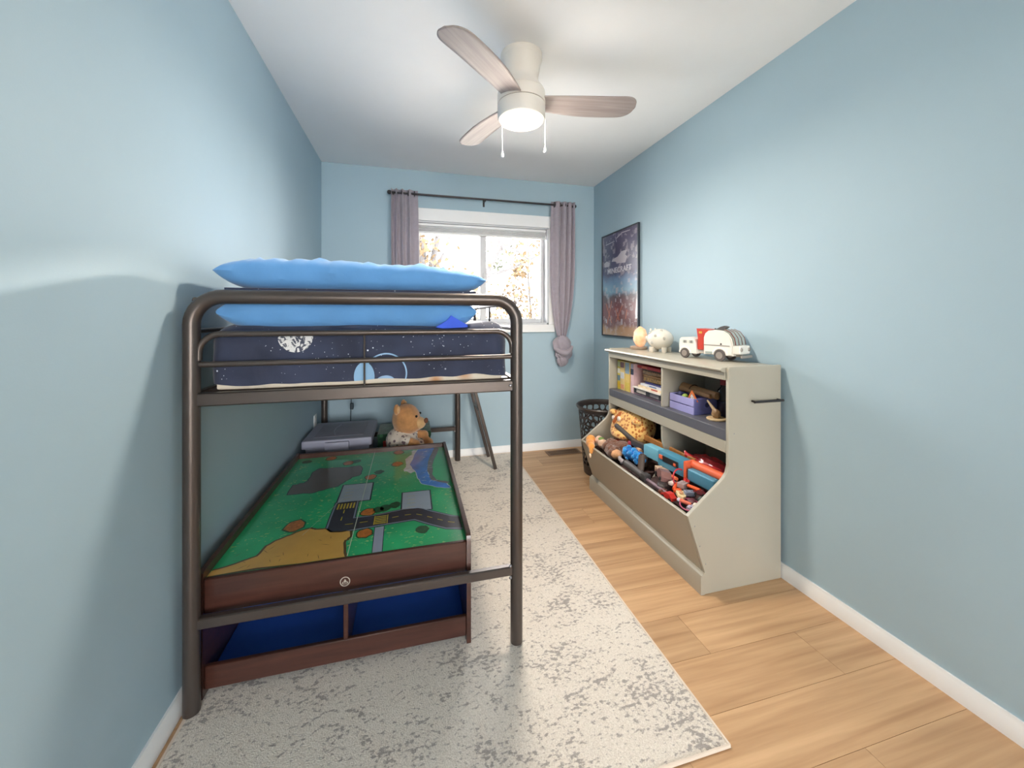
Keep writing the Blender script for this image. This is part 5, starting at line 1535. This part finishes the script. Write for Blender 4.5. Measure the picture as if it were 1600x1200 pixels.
# smaller pieces that fill the near bin
def brick_toy(label, loc, size, colr, rot, studs=(2, 1), group='small toys in the near bin'):
    t = thing('toy_block', label, 'toy block', loc, math.radians(rot), group)
    m_ = M('block_%d_%d_%d' % colr, colr, 0.4, var=0.06)
    b = B(); bx(b, -size[0], size[0], -size[1], size[1], 0, size[2], 0.003, 2); obj('body', b, m_, t)
    for i in range(studs[0]):
        for j in range(studs[1]):
            x = size[0] * (-1 + (2 * i + 1) / studs[0]); yv = size[1] * (-1 + (2 * j + 1) / studs[1])
            b = B(); add_lathe(b, [(min(size[:2]) * 0.35, size[2]), (min(size[:2]) * 0.35, size[2] + 0.004)], (x, yv, 0), 12); obj('stud', b, m_, t)
def toy_car(label, loc, rot, colr, tilt=0, sc_=1.0):
    t = thing('toy_car', label, 'toy car', loc, math.radians(rot), 'small toys in the near bin')
    t.rotation_euler.x = math.radians(tilt)
    m_ = M('car_%d_%d_%d' % colr, colr, 0.3, var=0.05, coat=0.4)
    s = sc_
    b = B(); add_prism(b, [(-0.04 * s, 0.008 * s), (0.04 * s, 0.008 * s), (0.04 * s, 0.020 * s), (0.022 * s, 0.023 * s), (0.010 * s, 0.036 * s), (-0.018 * s, 0.036 * s), (-0.03 * s, 0.024 * s), (-0.04 * s, 0.022 * s)], 'Y', -0.017 * s, 0.017 * s); obj('body', b, m_, t)
    for x in (-0.024, 0.024):
        for yv in (-0.017, 0.017):
            b = B(); add_lathe(b, [(0.009 * s, -0.003), (0.009 * s, 0.003)], seg=14); bmesh.ops.rotate(b, cent=(0, 0, 0), matrix=Matrix.Rotation(PI / 2, 3, 'X'), verts=b.verts)
            bmesh.ops.translate(b, vec=(x * s, yv * s, 0.009 * s), verts=b.verts); obj('wheel', b, black_m, t)
def dart(label, loc, rot, colr=(236, 100, 52), tipc=(60, 58, 60), tilt=0.0, L=0.06):
    t = thing('foam_dart', label, 'foam dart', loc, math.radians(rot), 'foam darts in the near bin')
    t.rotation_euler.y = math.radians(tilt)
    b = B(); add_tube(b, [(-L / 2, 0, 0.008), (L / 2, 0, 0.008)], 0.0085, 12); obj('foam', b, M('dart_%d_%d_%d' % colr, colr, 0.8), t)
    b = B(); add_tube(b, [(L / 2, 0, 0.008), (L / 2 + 0.010, 0, 0.008), (L / 2 + 0.014, 0, 0.008)], [0.009, 0.009, 0.004], 12); obj('tip', b, M('dart_%d_%d_%d' % tipc, tipc, 0.6), t)
def ring(label, loc, r, thick, colr, tx=0.0, ty=0.0):
    t = thing('toy_ring', label, 'toy ring', loc, 0, 'small toys in the near bin')
    t.rotation_euler = (math.radians(tx), math.radians(ty), 0)
    b = B(); add_tube(b, [(r * math.cos(2 * PI * k / 28), r * math.sin(2 * PI * k / 28), 0) for k in range(29)], thick, 8, caps=False)
    tag_o = obj('hoop', b, M('ring_%d_%d_%d' % colr, colr, 0.4), t)

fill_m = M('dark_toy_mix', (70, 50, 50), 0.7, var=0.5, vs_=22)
fl = B()
gg = {}
nu, nv = 24, 40
for i in range(nu + 1):
    for j in range(nv + 1):
        x = 1.225 + 0.415 * i / nu; yv = 1.442 + 1.035 * j / nv
        if abs(yv - KD) < 0.012:
            pass
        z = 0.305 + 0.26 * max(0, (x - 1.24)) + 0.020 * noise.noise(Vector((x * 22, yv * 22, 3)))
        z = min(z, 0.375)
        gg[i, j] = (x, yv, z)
def filler(y0, y1):
    b = B()
    vm = {}
    js = [j for j in range(nv + 1) if y0 <= gg[0, j][1] <= y1]
    for i in range(nu + 1):
        for j in js:
            vm[i, j] = b.verts.new(gg[i, j])
    for i in range(nu):
        for j in js[:-1]:
            b.faces.new((vm[i, j], vm[i + 1, j], vm[i + 1, j + 1], vm[i, j + 1]))
    ed = [e for e in b.edges if e.is_boundary]
    ex = bmesh.ops.extrude_edge_only(b, edges=ed)
    for v in ex['geom']:
        if isinstance(v, bmesh.types.BMVert):
            v.co.z = 0.092
            v.co.x = max(v.co.x, 1.262)
    return b
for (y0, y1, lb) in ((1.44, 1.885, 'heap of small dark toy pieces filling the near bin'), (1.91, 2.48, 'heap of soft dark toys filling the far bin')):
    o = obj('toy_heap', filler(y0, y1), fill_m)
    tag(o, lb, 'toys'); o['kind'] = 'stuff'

toy_car('mauve-brown toy car lying beside the grey launcher', (1.268, 1.755, 0.359), 70, (140, 104, 100), 12, 1.5)
brick_toy('white and tan toy box lying under the blue blaster', (1.30, 1.80, 0.369), (0.045, 0.025, 0.03), (206, 176, 150), 75)
dart('orange foam dart with pale tip beside the mauve car', (1.292, 1.695, 0.386), 80, (236, 116, 70), (230, 200, 180), 8)
dart('orange foam dart lying near the white toy boat', (1.262, 1.645, 0.366), 40, (236, 92, 44), (150, 40, 36), -6)
dart('orange foam dart under the blaster fore end', (1.305, 1.565, 0.386), 95, (238, 96, 44), (60, 58, 60), 6, 0.075)
brick_toy('grey and red toy block between the orange darts', (1.287, 1.622, 0.376), (0.022, 0.018, 0.024), (176, 160, 160), 20)
lump_toy('plush_ball', 'black furry ball near the middle of the near bin', 'ball', (1.232, 1.70, 0.349), 0.034, (1, 1.1, 0.8), (48, 38, 38), 7, amp=0.3, group='small toys in the near bin')
ring('thin crimson ring standing against the blue blaster', (1.305, 1.665, 0.399), 0.045, 0.0035, (190, 44, 60), 70, 30)
ring('thin pink ring lying at the near corner of bin', (1.225, 1.50, 0.356), 0.04, 0.003, (186, 70, 110), 10, -12)
toy_car('red toy car at the bin front edge', (1.200, 1.612, 0.332), 95, (200, 50, 44), 0, 0.95)
bt = thing('toy_boat', 'small cream toy boat among the orange darts', 'toy boat', (1.236, 1.572, 0.359), math.radians(65), 'small toys in the near bin')
b = B(); add_prism(b, [(-0.045, 0.0), (-0.025, -0.017), (0.025, -0.017), (0.05, 0.0), (0.025, 0.017), (-0.025, 0.017)], 'Z', 0.0, 0.016); obj('hull', b, M('boat_cream', (226, 206, 160), 0.5), bt)
b = B(); bx(b, -0.016, 0.010, -0.008, 0.008, 0.0165, 0.026, 0.003); obj('cabin', b, M('boat_cabin', (206, 150, 110), 0.5), bt)
brick_toy('pale lilac toy block at the near corner of bin', (1.218, 1.478, 0.339), (0.018, 0.016, 0.02), (190, 184, 206), 30)
brick_toy('slate blue toy block behind the cream boat', (1.268, 1.555, 0.369), (0.022, 0.014, 0.02), (140, 150, 170), -20)
lump_toy('plush_ball', 'maroon rubber ball near the lilac block', 'ball', (1.252, 1.512, 0.352), 0.026, (1, 1.2, 0.8), (96, 44, 56), 8, amp=0.2, group='small toys in the near bin')
lump_toy('plush_ball', 'dark green rubber ball at the bin side', 'ball', (1.29, 1.49, 0.366), 0.024, (1, 1, 0.9), (50, 62, 56), 9, amp=0.2, group='small toys in the near bin')
lump_toy('plush_ball', 'rust brown rubber ball under the blaster muzzle', 'ball', (1.325, 1.485, 0.379), 0.026, (1, 1, 0.9), (120, 62, 50), 10, amp=0.2, group='small toys in the near bin')
brick_toy('dark charcoal toy block beside the red car', (1.222, 1.545, 0.336), (0.024, 0.014, 0.016), (52, 46, 52), 60)
lump_toy('plush_ball', 'scarlet rubber ball under the red plastic bag', 'ball', (1.405, 1.60, 0.405), 0.028, (1, 1, 1), (204, 52, 48), 11, amp=0.1, group='small toys in the near bin')
lump_toy('plush_ball', 'peach plush head below the blue blaster body', 'ball', (1.285, 1.745, 0.378), 0.028, (1, 1.2, 0.8), (232, 176, 140), 12, amp=0.2, group='small toys in the near bin')
brick_toy('bright red toy block beside the orange dart', (1.318, 1.635, 0.386), (0.020, 0.014, 0.018), (196, 48, 46), 50)
brick_toy('small white toy block next to the black furry ball', (1.262, 1.668, 0.372), (0.016, 0.012, 0.015), (222, 212, 204), 15)
brick_toy('orange toy block in front of the slate block', (1.248, 1.612, 0.36), (0.018, 0.012, 0.016), (236, 104, 52), -35)
brick_toy('brown toy block at the front of near bin', (1.205, 1.665, 0.336), (0.020, 0.014, 0.018), (120, 74, 60), 25)
toy_car('dark red toy car behind the cream boat', (1.305, 1.528, 0.376), 130, (130, 40, 46), 10, 0.7)
dart('coral foam dart lying across the bin front corner', (1.216, 1.515, 0.352), 120, (232, 120, 96), (206, 196, 210), -4, 0.05)
lump_toy('plush_ball', 'tiny cream rubber ball at the near bin corner', 'ball', (1.235, 1.47, 0.362), 0.014, (1, 1, 1), (226, 214, 200), 13, amp=0.05, group='small toys in the near bin')
lump_toy('plush_ball', 'orange soft ball beside the far bin divider', 'ball', (1.36, 1.945, 0.41), 0.026, (1, 1, 1), (230, 140, 66), 14, amp=0.1, group='plush toys in the bins')
lump_toy('plush_ball', 'crimson soft ball beneath the toy hammer head', 'ball', (1.335, 2.155, 0.418), 0.024, (1, 1.2, 0.8), (170, 50, 70), 15, amp=0.2, group='plush toys in the bins')
lump_toy('plush_ball', 'grey lilac soft ball next to blue fluffy plush', 'ball', (1.365, 2.045, 0.425), 0.022, (1, 1.2, 0.8), (170, 156, 178), 16, amp=0.2, group='plush toys in the bins')
